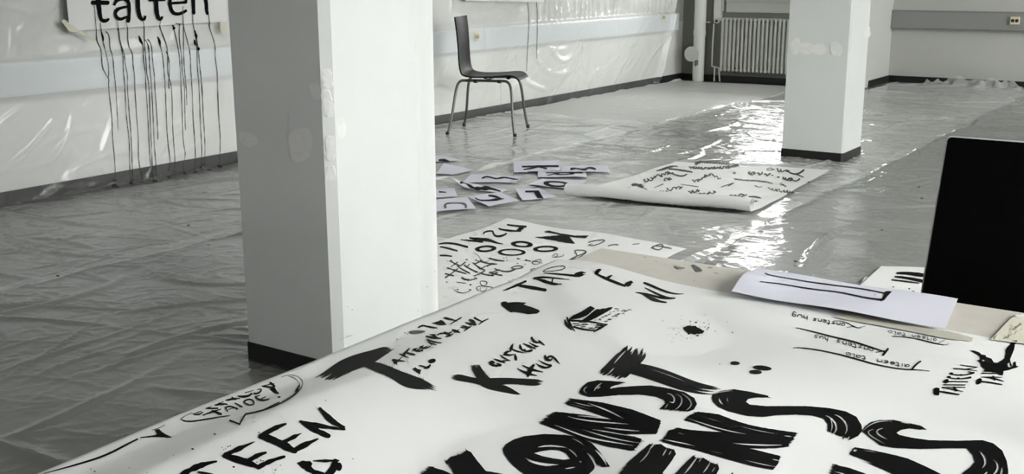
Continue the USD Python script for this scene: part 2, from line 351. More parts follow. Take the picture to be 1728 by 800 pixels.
# ------------------------------------------------------------------ the room
XL, YR, YB, XJ, XR, YN, CE = -5.66, 12.03, 13.07, -3.53, 2.2, -5.0, 3.0
def struct(name, mesh, m, smooth=False, parent=None, label=None):
    return obj(name, mesh, m, parent, smooth, **({'kind': 'structure', 'label': label} if parent is None else {}))
struct('floor', box(XL-.3, XR+.3, YN-.3, YB+.3, -.2, 0), floor_mat, label='smooth grey floor lying under the clear plastic sheeting')
struct('ceiling', box(XL-.3, XR+.3, YN-.3, YB+.3, CE, CE+.2), ceil_paint, label='white ceiling above the room')
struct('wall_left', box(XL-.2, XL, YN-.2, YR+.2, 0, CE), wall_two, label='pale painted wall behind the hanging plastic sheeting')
struct('wall_near', box(XL, XR+.2, YN-.2, YN, 0, CE), plain('dark_wall_paint', lin(96, 96, 94), .7), label='dark grey wall at the near end of the room')
struct('wall_jog', cat_(box(XJ-.2, XJ-.012, YR+.25, YB+.2, 0, CE), box(XJ-.012, XJ, YR+.001, YB+.2, 0, CE)), wall_paint, label='short pale return wall beyond the far pillar, ending in the corner')
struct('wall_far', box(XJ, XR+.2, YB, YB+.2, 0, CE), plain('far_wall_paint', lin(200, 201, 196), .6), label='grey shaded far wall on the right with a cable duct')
def window_wall(name, axis, c, t, a0, a1, openings, z0, z1, label, wl):
    """a wall with real openings, each with frame, mullions and panes"""
    ms = []
    def B(p, q, lo, hi, off=0, th=t, bev=0.):
        return box(p, q, c+off, c+off+th, lo, hi, bev) if axis == 1 else box(c+off, c+off+th, p, q, lo, hi, bev)
    ms.append(B(a0, a1, 0, z0)); ms.append(B(a0, a1, z1, CE)); e = a0
    for o0, o1, k in openings:
        ms.append(B(e, o0, z0, z1)); e = o1
    ms.append(B(e, a1, z0, z1))
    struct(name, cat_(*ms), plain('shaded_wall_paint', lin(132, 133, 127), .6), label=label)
    for o0, o1, k in openings:
        w = thing('window', wl, 'window', kind='structure')
        w.ClearCustomDataByKey('category')
        b = .05
        for p in ((o0, o1, z0, z0+b), (o0, o1, z1-b, z1), (o0, o0+b, z0+b, z1-b), (o1-b, o1, z0+b, z1-b)): obj('window_frame', B(*p, off=t*.4, th=.07), white_paint, w)
        x = np.linspace(o0+b, o1-b, k+1)
        for i in range(1, k): obj('mullion', B(x[i]-.025, x[i]+.025, z0+b, z1-b, off=t*.4, th=.07), white_paint, w)
        for i in range(k): obj('pane', B(x[i]+.025*(i > 0), x[i+1]-.025*(i < k-1), z0+b, z1-b, off=t*.4+.03, th=.004), glass_mat, w)
        obj('window_sill', B(o0-.04, o1+.04, z0-.03, z0, off=(-.12 if axis == 1 or c > 0 else 0), th=.2), white_paint, w)
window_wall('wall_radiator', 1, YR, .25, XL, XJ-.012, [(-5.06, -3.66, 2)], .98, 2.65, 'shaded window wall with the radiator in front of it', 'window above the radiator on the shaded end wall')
window_wall('wall_right', 0, XR, .3, YN, YB+.2, [(.4, 2.6, 2), (4.0, 6.9, 3), (10.1, 12.8, 3)], .85, 2.85, 'window wall on the right side outside the picture', 'wide window of the right-hand wall outside the picture')
struct('baseboard_left', box(XL, XL+.014, YN, YR, 0, .075, .003), black_skirt, label='black skirting along the plastic-covered left wall')
struct('baseboard_radiator', box(XL+.014, XJ-.001, YR-.014, YR, 0, .072, .003), black_skirt, label='black skirting under the radiator')
struct('baseboard_jog', box(XJ, XJ+.014, YR+.26, YB-.014, 0, .07, .003), black_skirt, label='short black skirting running into the far corner')
struct('baseboard_far', box(XJ, XR, YB-.014, YB, 0, .07, .003), black_skirt, label='black skirting along the far right wall')
# cable ducts: left wall (under the film) in two lengths, far wall
d = thing('trim', 'pale blue-grey cable duct along the left wall behind plastic', 'cable duct', kind='structure'); d.ClearCustomDataByKey('category')
for a, b in ((-2., 3.2), (3.206, 7.945), (7.957, 11.85)): obj('duct_section', box(XL, XL+.036, a, b, .585, .775, .006), duct_white, d)
d = thing('trim', 'grey cable duct across the far right wall', 'cable duct', kind='structure'); d.ClearCustomDataByKey('category')
obj('duct_body', box(XJ+.004, XR-.01, YB-.05, YB, .625, .81, .006), duct_grey, d)
obj('duct_lip', box(XJ+.004, XR-.01, YB-.058, YB-.05, .612, .632, .003), duct_grey, d)
obj('duct_lip', box(XJ+.004, XR-.01, YB-.056, YB-.05, .800, .814, .003), duct_grey, d)
def socket(x, y, z, face, label, w=.095, h=.085, om=None):
    s = thing('power_socket', label, 'socket')
    def B(u0, u1, v0, v1, d0, d1, bev=.002):
        return box(x+u0, x+u1, y-d1, y-d0, z+v0, z+v1, bev) if face == 'y' else box(x+d0, x+d1, y+u0, y+u1, z+v0, z+v1, bev)
    obj('plate', B(-w/2, w/2, -h/2, h/2, 0, .022, .006), ivory, s)
    for sx in (-1, 1):
        c = sx*w*.22
        pr = [(0, 0), (.017, 0), (.017, .003), (.0, .003)]
        o = lathe(pr, 1 if face == 'y' else 0, 20, (x+c, y-.0253, z) if face == 'y' else (x+.0225, y+c, z))
        obj('outlet', o, om or dark_hole, s, 30)
socket(-2.222, YB-.05, .72, 'y', 'ivory double socket on the grey far cable duct')
socket(XL+.036, 7.80, .705, 'x', 'ivory socket under plastic right behind the black chair', .06, .075, plain('ivory_shade', lin(190, 180, 150), .5))
socket(XL+.036, 11.40, .745, 'x', 'small ivory socket under plastic near the radiator corner', .06, .075, plain('ivory_shade', (0, 0, 0)))
# ------------------------------------------------------------------ pillars
def pillar(label, x0, x1, y0, y1, ch):
    s = thing('pillar', label, 'pillar', kind='structure'); s.ClearCustomDataByKey('category')
    prof = Polygon([(x0, y0), (x1-ch, y0), (x1, y0+ch), (x1, y1-.004), (x1-.004, y1), (x0+.004, y1), (x0, y1-.004)])
    m = trimesh.creation.extrude_polygon(prof, CE-.062); m.apply_translation((0, 0, .062)); obj('shaft', m, col_paint, s)
    sk = trimesh.creation.extrude_polygon(prof.buffer(.004, join_style=2), .066); obj('plinth', sk, black_skirt, s)
    return s
CX0, CX1, CY0, CY1 = -2.643, -2.244, 2.374, 2.79
near = pillar('nearest white square pillar left of centre, chipped along one edge', CX0, CX1, CY0, CY1, .026)
obj('round_pipe', lathe([(0, .0), (.066, .0), (.066, CE-.003), (0, CE-.003)], 2, 40, (CX1-.066, CY1+.066, .002)), col_paint, near, 40, label='round white pipe against the back of the pillar')
FX0, FX1, FY0, FY1 = -2.631, -2.212, 7.236, 7.63
far = pillar('farther grey and white square pillar in front of the radiator', FX0, FX1, FY0, FY1, .012)
def blob(px, place, m, parent, label=None, name='filler_patch', off=.0):
    g = Ink().poly(px, rough=.5, smooth=1); return obj(name, flat(g, place, 14), m, parent, label=label)
fy = lambda p: plane(p, 1, CY0-.0008); fx = lambda p: plane(p, 0, CX1+.0008); ffy = lambda p: plane(p, 1, FY0-.0008); ffx = lambda p: plane(p, 0, FX1+.0008)
patch_d = plain('smooth_filler', lin(245, 245, 242), .7, vary=.04, vscale=40)
blob([(487, 232), (495, 221), (512, 215), (524, 221), (527, 240), (522, 262), (508, 273), (494, 270), (488, 252)], fy, patch_d, near, 'pale smear of filler on the shaded side')
blob([(405, 224), (422, 225), (434, 236), (431, 246), (418, 248), (406, 240)], fy, patch_d, near)
blob([(523, 143), (532, 139), (541, 146), (540, 165), (531, 168), (524, 156)], fy, patch_d, near)
blob([(568, 203), (577, 198), (583, 208), (582, 228), (574, 235), (569, 222)], fx, patch_mat, near)
for q in ([(1336, 70), (1346, 64), (1352, 75), (1349, 90), (1340, 92), (1334, 84)], [(1372, 80), (1390, 74), (1393, 88), (1376, 91)], [(1402, 74), (1415, 72), (1421, 82), (1418, 94), (1405, 92)], [(1352, 74), (1372, 76), (1372, 88), (1352, 90)]):
    blob(q, (lambda o_: lambda p: plane(p, 1, FY0-o_))(.0007+.0004*len(far.GetAllChildren())), patch_d, far)
blob([(1460, 50), (1466, 44), (1469, 52), (1467, 63), (1461, 63)], ffx, patch_mat, far)
# chipped edge of the near pillar: ragged lumps of plaster along the chamfer
for pz, hh in [(.60+.40*rng.random(), .012+.045*rng.random()**1.5) for _ in range(13)]:
    n = 60; a = rng.random((n, 3))-.5; c = np.array([CX1-.0125, CY0+.0125, pz])
    pts = c+a*np.array([.030, .030, hh*1.2]); t = (pts[:, 0]-CX1)-(pts[:, 1]-CY0)
    lim = -.026+.0035*rng.random(n); ex = np.maximum(t-lim, 0)*-.5
    pts[:, 0] += np.where(t > lim, -(t-lim)/2, 0); pts[:, 1] += np.where(t > lim, (t-lim)/2, 0)
    pts[:, 0] = np.minimum(pts[:, 0], CX1+.0015); pts[:, 1] = np.maximum(pts[:, 1], CY0-.0015)
    obj('plaster_chip', trimesh.convex.convex_hull(pts), patch_mat, near)
sm = plain('scuff', lin(196, 198, 195), .7)
obj('scuff_mark', flat(Ink(520, 510, 4.706).line([(255, 295), (310, 275), (360, 262)], [4, 8, 3], .5).line([(305, 268), (350, 262)], [3, 5, 2]), fx), sm, near, label='grey scuff low on the bright side')
obj('scuff_mark', flat(Ink(380, 400, 3.334).dots([(715, 408), (690, 392), (1137, 280), (1180, 195), (1085, 415)], [5, 4, 5, 4, 4]), fx), sm, near)
# ------------------------------------------------------------------ radiator corner
rad = thing('radiator', 'white ribbed radiator on the end wall left of the far pillar', 'radiator')
R0, RS, RZ0, RZ1, RY = -5.105, .0482, .125, .735, 11.95
for i in range(27):
    x = R0+i*RS; r = .0165; p = []
    for s in (-1, 1):
        yy = RY-.0+s*.045
        p.append(tube([(x, yy, RZ0+.02), (x, yy, RZ0+.05), (x, yy, (RZ0+RZ1)/2), (x, yy, RZ1-.05), (x, yy, RZ1-.02)], [.016, r, r, r, .016], 10))
    for z, q in ((RZ0+.022, -1), (RZ1-.022, 1)):
        h = trimesh.convex.convex_hull(np.vstack([trimesh.creation.icosphere(1, .021).vertices+[x, RY+s*.042, z] for s in (-1, 1)])); p.append(h)
    obj('radiator_column', cat_(*p), rad_mat, rad, 40)
for z in (RZ0+.03, RZ1-.03): obj('header', tube([(R0-.02, RY, z), (R0+27*RS-.03, RY, z)], .014, 12), rad_mat, rad)
for x in (R0+.25, R0+1.15): obj('bracket', box(x-.015, x+.015, RY+.03, YR-.002, .62, .65, .003), rad_mat, rad)
v = obj('valve', cat_(tube([(R0-.05, RY, RZ1-.03), (R0-.015, RY, RZ1-.03)], .012, 10), lathe([(0, -.03), (.02, -.03), (.024, 0), (.02, .03), (0, .034)], 0, 18, (R0-.085, RY-.02, RZ1-.045))), pipe_mat, rad, 40)
obj('valve_cap', lathe([(0, 0), (.013, 0), (.013, .02), (0, .022)], 1, 16, (R0-.075, RY-.07, RZ1-.04)), dark_hole, rad, 40, label='dark valve cap')
obj('supply_pipe', tube([(R0-.125, RY-.01, .66), (R0-.13, RY-.01, .4), (R0-.13, RY-.01, .175)], .009, 10), pipe_mat, rad, True)
obj('return_pipe', tube([(R0-.10, RY, .17), (R0-.095, RY-.01, .1), (R0-.095, RY-.01, .006)], .009, 10), pipe_mat, rad, True)
obj('return_pipe', tube([(R0-.045, RY, .16), (R0-.035, RY-.01, .1), (R0-.025, RY-.01, .006)], .009, 10), pipe_mat, rad, True)
obj('pipe_connector', tube([(R0-.13, RY-.01, .178), (R0-.07, RY, .165), (R0-.015, RY, .155)], .008, 8, 10), pipe_mat, rad, True)
b = thing('pipe_casing', 'narrow white upright casing above the radiator valve', 'casing'); obj('casing', box(-5.255, -5.165, YR-.06, YR, .70, .976, .006), pipe_mat, b); obj('casing_seam', box(-5.160, -5.152, YR-.045, YR, .80, .976, .002), pipe_mat, b)
struct('trim', cat_(box(-5.12, XJ-.02, YR-.03, YR, .905, .946, .004), box(-5.12, XJ-.02, YR-.018, YR, .79, .80, .003), box(-5.12, XJ-.02, YR-.012, YR, .80, .905, .002)), rad_mat, label='panel and ledge under the window above the radiator')
dp = thing('drain_pipe', 'thick white vertical pipe left of the radiator', 'pipe')
obj('pipe', lathe([(0, .004), (.066, .004), (.066, .52), (.072, .53), (.072, .58), (.068, .59), (.068, CE-.002), (0, CE-.002)], 2, 32, (-5.385, 11.90, 0)), pipe_mat, dp, 40)
obj('inspection_cover', lathe([(0, 0), (.088, 0), (.088, .014), (.08, .018), (0, .02)], 1, 36, (-5.44, 11.812, .318)), rad_mat, dp, 30, label='flat round cover on the front of the pipe')
obj('pipe_clip', cat_(box(-5.40, -5.385, 11.822, 11.84, .18, .25, .003), box(-5.375, -5.362, 11.822, 11.84, .19, .25, .003)), metal, dp)
obj('wall_bracket', box(-5.325, -5.262, 11.90, 11.915, .672, .686, .002), rad_mat, dp)
# ------------------------------------------------------------------ paper on the floor: where it lies (used first to press the sheeting flat)
def fpt(px, py, z=.014): return on(px, py, 2, z)
QP1 = np.array([fpt(*p) for p in ((1140, 275), (1400, 290), (1268, 362), (957, 332))])
QP2 = np.array([(-3.068, 4.519, .014), (-2.055, 4.489, .014), (-1.99, 2.95, .014), (-3.05, 2.98, .014)])
QP2B = np.array([(-3.42, 4.09, .012), (-3.02, 4.05, .012), (-3.04, 3.62, .012), (-3.40, 3.66, .012)])
def win(ox, oy, k, pts): return [(ox+x/k, oy+y/k) for x, y in pts]
SH = dict(
    dark_k=([(710, 132), (1165, 122), (1170, 228), (715, 240)], 'copier sheet with a K lying on its side, farthest back in the loose sheets'),
    s5=([(1195, 178), (1640, 172), (1668, 240), (1180, 238)], 'copier sheet with a squat black S at the right end of the loose sheets'),
    o1=([(950, 225), (1420, 222), (1440, 292), (955, 292)], 'copier sheet with a narrow O tucked below the K sheet'),
    o2=([(860, 362), (1000, 302), (1440, 322), (1340, 412)], 'copier sheet with a wide O beside the floor poster corner'),
    l7=([(730, 410), (960, 395), (1150, 480), (800, 518)], 'copier sheet with a hooked black L nearest the curled floor poster'),
    one=([(290, 262), (800, 285), (735, 345), (195, 340)], 'copier sheet with one long thin black stroke above the M sheet'),
    em=([(80, 375), (215, 338), (650, 412), (590, 448)], 'copier sheet with a thick ragged black zigzag, curled at its left corner'),
    cc=([(255, 480), (580, 435), (772, 520), (470, 578)], 'copier sheet with a wide curved C in front of the zigzag sheet'),
    en=([(-60, 510), (250, 482), (345, 602), (-60, 632)], 'copier sheet with a rounded n cut by the near pillar edge'),
    dash=([(-60, 395), (125, 400), (160, 480), (-60, 494)], 'half-hidden copier sheet with a dark dash behind the n sheet'),
    tl=([(-60, 70), (25, 78), (205, 128), (-60, 136)], 'narrow copier sheet behind the pillar edge, farthest left'),
    bl=([(-60, 140), (25, 150), (325, 214), (115, 262), (-60, 250)], 'blank lilac copier sheet showing beside the near pillar'))
RSH = [([(1487, 449), (1620, 455), (1640, 520), (1449, 487)], 'white floor sheet with three black bars left of the black screen'), ([(1459, 470), (1500, 466), (1560, 505), (1440, 500)], 'white floor sheet tucked under the three-bar sheet')]
masks = [Polygon(q[:, :2]) for q in (QP1, QP2, QP2B)]
for k, (q, l) in SH.items():
    masks.append(Polygon([fpt(*p)[:2] for p in win(745, 250, 5.858, q)]))
for q, l in RSH: masks.append(Polygon([fpt(*p)[:2] for p in q]))
MASK = unary_union([m.buffer(.0) for m in masks])
# ------------------------------------------------------------------ clear sheeting on the floor
def floor_film(x0, x1, y0, y1, res, seed, z0, label, amp=1., far_lift=0., m=None, calm=0.):
    nx, ny = int(round((x1-x0)/res))+1, int(round((y1-y0)/res))+1; sh = (nx, ny)
    n = int((x1-x0)*(y1-y0)*60)
    A = creases(sh, res, n, [(0, 16, 5), (-28, 16, 2), (30, 18, 2), (90, 12, 1.4), (0, 90, 1.2)], (.08, .95), (.007, .021), (.0022, .0095), seed)
    B = creases(sh, res, n//9, [(0, 12, 3), (90, 6, 2), (40, 30, 1)], (.5, 1.8), (.02, .045), (.008, .018), seed+1)
    C = creases(sh, res, n*3, [(0, 30, 2), (0, 90, 1)], (.04, .2), (.007, .016), (.0012, .004), seed+2)
    lo = fbm(sh, res, .38, seed+3, 3)*.0026+.006; rg = np.clip(fbm(sh, res, .16, seed+4, 3, True)-.25, 0, 2)*.0026
    Zr = (np.maximum(A, B)+C+np.clip(lo, 0, 1)+rg)*amp
    X, Y = np.meshgrid(x0+np.arange(nx)*res, y0+np.arange(ny)*res, indexing='ij')
    dist = shapely.distance(shapely.points(X[::4, ::4].ravel(), Y[::4, ::4].ravel()), MASK).reshape(X[::4, ::4].shape)
    D = Field(x0, y0, res*4, dist)(X, Y); Zr = Zr*np.clip(D/.10, .0, 1)**.7*1.0
    if calm: Zr = Zr*np.clip(.3+(y1-calm-Y)/2., .3, 1)
    # the long edges are slightly bowed and stand up in a thin rolled hem
    ex = fbm(sh, res, .9, seed+5, 2)[nx//2]*.014; fx_ = (X-x0)/(x1-x0)
    e0, e1 = np.exp(-((X-x0)/.018)**2), np.exp(-((X-x1)/.018)**2)
    Zr = Zr+(e0+e1)*.006*(.5+np.abs(fbm(sh, res, .25, seed+6, 2)))*np.clip(D/.1, 0, 1)
    if far_lift:
        e = np.clip(1-(y1-Y)/.28, 0, 1); Zr = Zr+far_lift*e**1.5*np.clip(fbm(sh, res, .16, seed+8, 3, True)*.35+fbm(sh, res, .6, seed+9, 2)*.4+.15, 0, 1.1)
    Xb = X+ex[None, :]*(2*fx_-1)
    Yb = Y+np.where(Y > y1-.05, fbm(sh, res, .3, seed+7, 2)[:, -1:]*.02, 0)
    V = np.stack([Xb, Yb, z0+Zr], -1)
    vv, ff = grid(V); c = vv[ff].mean(1); keep = np.ones(len(ff), bool)
    for (a, b_, c_, d_) in ((CX0-.012, CX1+.012, CY0-.012, CY1+.14), (FX0-.012, FX1+.012, FY0-.012, FY1+.012)):
        keep &= ~((c[:, 0] > a) & (c[:, 0] < b_) & (c[:, 1] > c_) & (c[:, 1] < d_))
    ff = ff[keep]; us = np.unique(ff); mp = np.full(len(vv), -1); mp[us] = np.arange(len(us))
    obj('plastic_floor_sheet', (vv[us], mp[ff]), m or film_floor, None, True, label=label, category='plastic sheet')
    return Field(x0, y0, res, z0+Zr)
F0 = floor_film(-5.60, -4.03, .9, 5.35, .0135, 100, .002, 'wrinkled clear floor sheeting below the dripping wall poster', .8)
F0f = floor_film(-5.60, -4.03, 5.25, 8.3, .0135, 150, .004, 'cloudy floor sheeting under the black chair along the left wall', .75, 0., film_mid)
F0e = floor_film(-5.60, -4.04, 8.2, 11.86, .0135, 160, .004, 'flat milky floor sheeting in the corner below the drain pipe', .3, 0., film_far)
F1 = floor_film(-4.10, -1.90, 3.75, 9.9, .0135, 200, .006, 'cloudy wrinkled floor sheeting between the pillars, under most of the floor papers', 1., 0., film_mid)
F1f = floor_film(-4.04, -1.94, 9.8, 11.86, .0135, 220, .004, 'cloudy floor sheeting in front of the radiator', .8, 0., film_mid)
F1n = floor_film(-4.12, -1.92, .9, 3.85, .012, 250, .003, 'clear wrinkled floor sheeting at the foot of the near pillar', 1.)  # one sheet with the cloudy part; clearer here to imitate shade
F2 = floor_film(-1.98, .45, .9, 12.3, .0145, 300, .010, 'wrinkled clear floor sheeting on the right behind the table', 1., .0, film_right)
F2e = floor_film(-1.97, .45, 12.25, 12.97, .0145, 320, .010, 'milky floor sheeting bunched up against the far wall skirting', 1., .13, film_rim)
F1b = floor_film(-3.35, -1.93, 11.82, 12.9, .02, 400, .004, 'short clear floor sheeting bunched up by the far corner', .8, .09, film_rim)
# ------------------------------------------------------------------ film hanging on the left wall
WR = .0135; WY0, WY1, WZ0, WZ1 = .9, 11.75, .004, 1.75
wny, wnz = int((WY1-WY0)/WR)+1, int((WZ1-WZ0)/WR)+1
YY, ZZ = np.meshgrid(WY0+np.arange(wny)*WR, WZ0+np.arange(wnz)*WR, indexing='ij')
off = .012+.036*np.clip((.80-ZZ)/.03, 0, 1)*np.clip((ZZ-.56)/.03, 0, 1)+.02*np.clip((.3-ZZ)/.3, 0, 1)
A = creases((wny, wnz), WR, 260, [(18, 14, 3), (35, 20, 2), (80, 20, 1)], (.25, 1.2), (.02, .05), (.006, .018), 11)
B = creases((wny, wnz), WR, 500, [(40, 60, 2), (90, 20, 1)], (.06, .3), (.012, .03), (.002, .006), 12)
pl = (YY > 8.6)*np.clip((ZZ-.76)/.12, 0, 1)*(.5+.5*np.sin(YY*2*np.pi/.11+2*np.sin(YY*9)))**3*.02
lo = np.clip(fbm((wny, wnz), WR, .5, 13, 3)*.008, -.008, .03)
band = np.clip((np.abs(ZZ-.68)-.11)/.06, .25, 1)
endc = np.exp(-((YY-(11.28+.45*np.clip(ZZ-.05, 0, 1)**.6))/.05)**2)*.05
tip = np.zeros_like(YY)
for (cy, cz, R, h) in ((9.3, .62, .28, .02), (9.2, .6, .42, .014), (9.0, .62, .6, .012)):
    dd = np.hypot(YY-cy, (ZZ-cz)*1.3); tip += h*np.exp(-((dd-R)/.035)**2)*(ZZ < .55)
OFF = off+(A+B+lo)*band+pl+endc+tip
WF = Field(WY0, WZ0, WR, OFF)
V = np.stack([XL+OFF, YY, ZZ], -1)
vv, ff = grid(V); c = vv[ff].mean(1)
ff = ff[c[:, 1] < 11.25+.47*np.clip(c[:, 2], 0, 1)**.6]; us = np.unique(ff); mp = np.full(len(vv), -1); mp[us] = np.arange(len(us))
wfilm = thing('plastic_wall_sheet', 'milky plastic sheeting hanging over the left wall, streaked with black drips', 'plastic sheet')
V2 = vv[us]; F2_ = mp[ff]; low = V2[F2_][:, :, 2].min(1) < .078
for nm, k_, mm in (('sheeting', ~low, film_wall), ('hem', low, film_floor)):
    u_ = np.unique(F2_[k_]); m_ = np.full(len(V2), -1); m_[u_] = np.arange(len(u_)); obj(nm, (V2[u_], m_[F2_[k_]]), mm, wfilm, True, label='clearer turned-under hem along the skirting' if nm == 'hem' else None)
wgap = lambda p: p[:, 0]-(XL+WF(p[:, 1], p[:, 2]))
def on_film(p, lift=.002):
    q = cast(p, wgap, 4., 16.); q[:, 0] += lift; return q
# papers on the film
def wall_paper(name, px, label, x, n=(14, 30), z_top=None):
    q = np.array([on(*p, 0, x) for p in px]); u, v = np.meshgrid(np.linspace(0, 1, n[0]), np.linspace(0, 1, n[1]), indexing='ij')
    V = (q[0]*(1-v[..., None])+q[1]*v[..., None])*(1-u[..., None])+(q[3]*(1-v[..., None])+q[2]*v[..., None])*u[..., None]
    V[..., 0] += .004*np.sin(v*7+u*2)
    t = thing(name, label, 'poster'); obj('paper_sheet', slab(V, .0006), paper, t, True); return t
S1X, S2X = XL+.065, XL+.062
sign = wall_paper('wall_poster', [(100.5, -110), (372, -125), (383.7, 36), (117, 52.6)], 'white poster lettered taiten, dripping black paint, taped on the left wall', S1X)
K = Ink(90, 0, 5.516)
K.line([(372, 25), (505, 25)], [40, 38], .05).line([(415, -40), (425, 60), (435, 140), (450, 185), (480, 195), (512, 180)], [42, 40, 38, 34, 36, 22], .05)
K.line([(585, 0), (640, -12), (690, 5), (706, 60), (708, 130), (698, 195)], [30, 34, 34, 30, 26, 34], .05).line([(700, 62), (640, 72), (588, 100), (580, 140), (610, 175), (650, 172), (700, 150)], [20, 26, 30, 30, 30, 26, 14], .05).line([(570, 40), (590, 10), (640, -8)], [26, 26, 26])
K.line([(785, -40), (790, 60), (800, 130), (820, 175), (840, 182), (855, 155)], [36, 36, 34, 32, 28, 20], .05)
K.line([(900, 2), (1035, -2)], [26, 24], .05).line([(955, -40), (960, 60), (970, 140), (990, 180), (1012, 160)], [38, 36, 36, 32, 20], .05)
K.line([(1078, 32), (1230, 22)], [24, 24]).line([(1235, 22), (1215, -30), (1150, -50), (1095, -20), (1090, 60), (1120, 120), (1165, 130), (1235, 100)], [24, 26, 30, 32, 30, 30, 30, 24], .05)
K.line([(1300, -40), (1305, 60), (1307, 120)], [36, 34, 32], .05)
K.line([(1310, -35), (1370, -45), (1410, -20), (1425, 50), (1434, 125)], [20, 26, 34, 34, 30], .05)
pieces('painted_letter', K, lambda p: plane(p, 0, S1X+.007), ink_mat, sign, 9)
for q in ([(75, 195), (100, 180), (240, 280), (225, 300), (150, 295)], [(228, 300), (262, 288), (395, 375), (370, 385)]):
    g = Ink(90, 0, 5.516).poly(q); obj('masking_tape', flat(g, lambda p: plane(p, 0, S1X+.0085)), tape_mat, sign)
g = Ink().poly([(372, 36.5), (384, 36), (384.5, 50), (376, 60), (371, 48)]); obj('masking_tape', flat(g, lambda p: plane(p, 0, S1X+.0085)), tape_mat, sign)
sign2 = wall_paper('wall_poster', [(770, -95), (925, -90), (917, 3.7), (785, 1.5)], 'white poster edge high on the left wall above the black chair', S2X)
DR = [  # drips in the window (90,0) x5.516 down to the duct, then in (170,140) x4.209
    [(385, 50), (400, 280), (405, 375), (435, 445), (448, 520), (462, 640), (515, 740), (518, 790)], [(438, 215), (445, 300), (465, 400), (490, 500), (508, 590), (512, 720)], [(490, 295), (520, 360), (525, 440), (548, 520), (560, 640), (575, 790)],
    [(598, 180), (605, 290), (625, 420), (645, 520), (650, 640), (660, 790)], [(608, 300), (640, 450), (660, 520), (670, 610), (688, 700), (690, 790)], [(672, 190), (690, 330), (705, 440), (732, 500), (740, 600), (752, 690), (752, 790)],
    [(795, 335), (832, 430), (838, 560), (852, 660), (858, 790)], [(838, 190), (845, 370), (852, 480), (862, 600), (868, 690), (875, 790)], [(850, 370), (885, 440), (892, 560), (900, 680), (908, 790)], [(878, 370), (910, 430), (922, 560), (938, 690), (940, 790)],
    [(968, 345), (1000, 450), (1020, 560), (1030, 680), (1040, 790)], [(998, 195), (990, 250), (1030, 360), (1060, 470), (1062, 600), (1068, 700), (1072, 790)], [(1050, 480), (1075, 560), (1080, 650), (1090, 790)],
    [(1115, 240), (1150, 400), (1170, 520), (1180, 650), (1185, 790)], [(1140, 215), (1175, 400), (1192, 540), (1200, 680), (1205, 790)], [(1155, 220), (1210, 470), (1218, 640), (1230, 790)], [(1205, 60), (1210, 240), (1265, 470), (1275, 620), (1285, 790)],
    [(1297, 130), (1300, 230), (1320, 330), (1335, 480), (1340, 640), (1348, 790)], [(1315, 300), (1345, 450), (1362, 620), (1375, 790)], [(1445, 130), (1455, 270), (1500, 410), (1505, 520), (1520, 650), (1525, 790)]]
DL = [[(55, 0), (75, 220), (82, 380), (95, 520), (98, 690)], None, [(102, 0), (115, 200), (123, 340)], [(168, 0), (182, 250), (200, 400), (205, 600), (215, 690)], [(188, 0), (205, 260), (216, 420), (222, 600), (226, 690)], [(240, 0), (255, 250), (265, 400), (268, 540), (288, 660), (300, 705)],
      [(318, 0), (336, 280), (345, 480), (355, 600), (365, 660)], [(338, 0), (350, 280), (360, 480), (365, 600), (375, 690)], [(357, 0), (372, 280), (382, 480), (390, 560), (390, 650)], [(382, 0), (395, 200), (404, 400)],
      [(455, 0), (465, 250), (478, 440), (490, 540), (482, 620)], [(495, 0), (508, 250), (518, 440), (525, 520), (520, 630)], [(482, 0), (486, 40)],
      [(568, 0), (578, 250), (588, 440), (598, 500), (588, 580), (595, 640)], [(590, 0), (596, 200), (602, 335)], [(602, 0), (609, 155)], [(645, 0), (655, 250), (668, 440), (670, 560), (665, 630)],
      [(695, 0), (705, 250), (715, 440), (715, 540), (710, 610)], [(715, 0), (728, 250), (738, 420), (735, 560), (728, 580)], [(828, 0), (838, 250), (848, 400), (845, 500), (842, 590)]]
on_sign = lambda p: plane(p, 0, S1X+.0085)
edge_y = lambda x: 52.6+(x-117)*(36-52.6)/(383.7-117)
for a, b in zip(DR, DL):
    p = Ink(90, 0, 5.516).at(a)
    if b: p = np.vstack([p[:-1], Ink(170, 140, 4.209).at(b)[0:]])
    p[:, 0] += 0
    up = p[p[:, 1] <= edge_y(p[:, 0])]
    if len(up) >= 1:
        nxt = p[len(up)]; t_ = np.array([nxt[0], edge_y(nxt[0])+.5]); q = np.vstack([up, t_])
        obj('ink_trickle', flat(Ink().line(q, [1.0, 1.1]), on_sign), ink_mid, sign); q2 = np.vstack([t_, p[len(up):]])
    else: q2 = p
    g = Ink().line(q2, [1.5, 1.25, 1.1, 1.1, 1.0], .25)
    if b and b[-1][1] > 500: g.dots([q2[-1]], 1.5+2*rng.random())
    obj('paint_drip', flat(g, on_film, 6), drip_mat, wfilm)
for q in ([(438, 280), (455, 330), (462, 380)], [(795, 335), (808, 380), (828, 408)], [(970, 345), (985, 385), (992, 430)], [(1108, 238), (1120, 262), (1115, 275)], [(1315, 285), (1325, 330), (1330, 360)], [(1310, 370), (1318, 420)], [(600, 260), (604, 290)], [(1345, 440), (1350, 465)]):
    obj('paint_drip', flat(Ink(90, 0, 5.516).line(q, [8, 20, 10], .3), lambda p: on_film(p, .003)), ink_mat, wfilm, label='thick black blot')
for q in ([(1000, 30), (1015, 250), (1005, 480), (990, 800)], [(1100, 30), (1110, 250), (1105, 480), (1105, 660)]):
    obj('paint_drip', flat(Ink(740, 0, 6.668).line(q, [6, 6, 5]), on_film, 6), ink_mid, wfilm)
pud = thing('paint_puddles', 'row of small black paint puddles on the floor below the drips', 'paint spots')
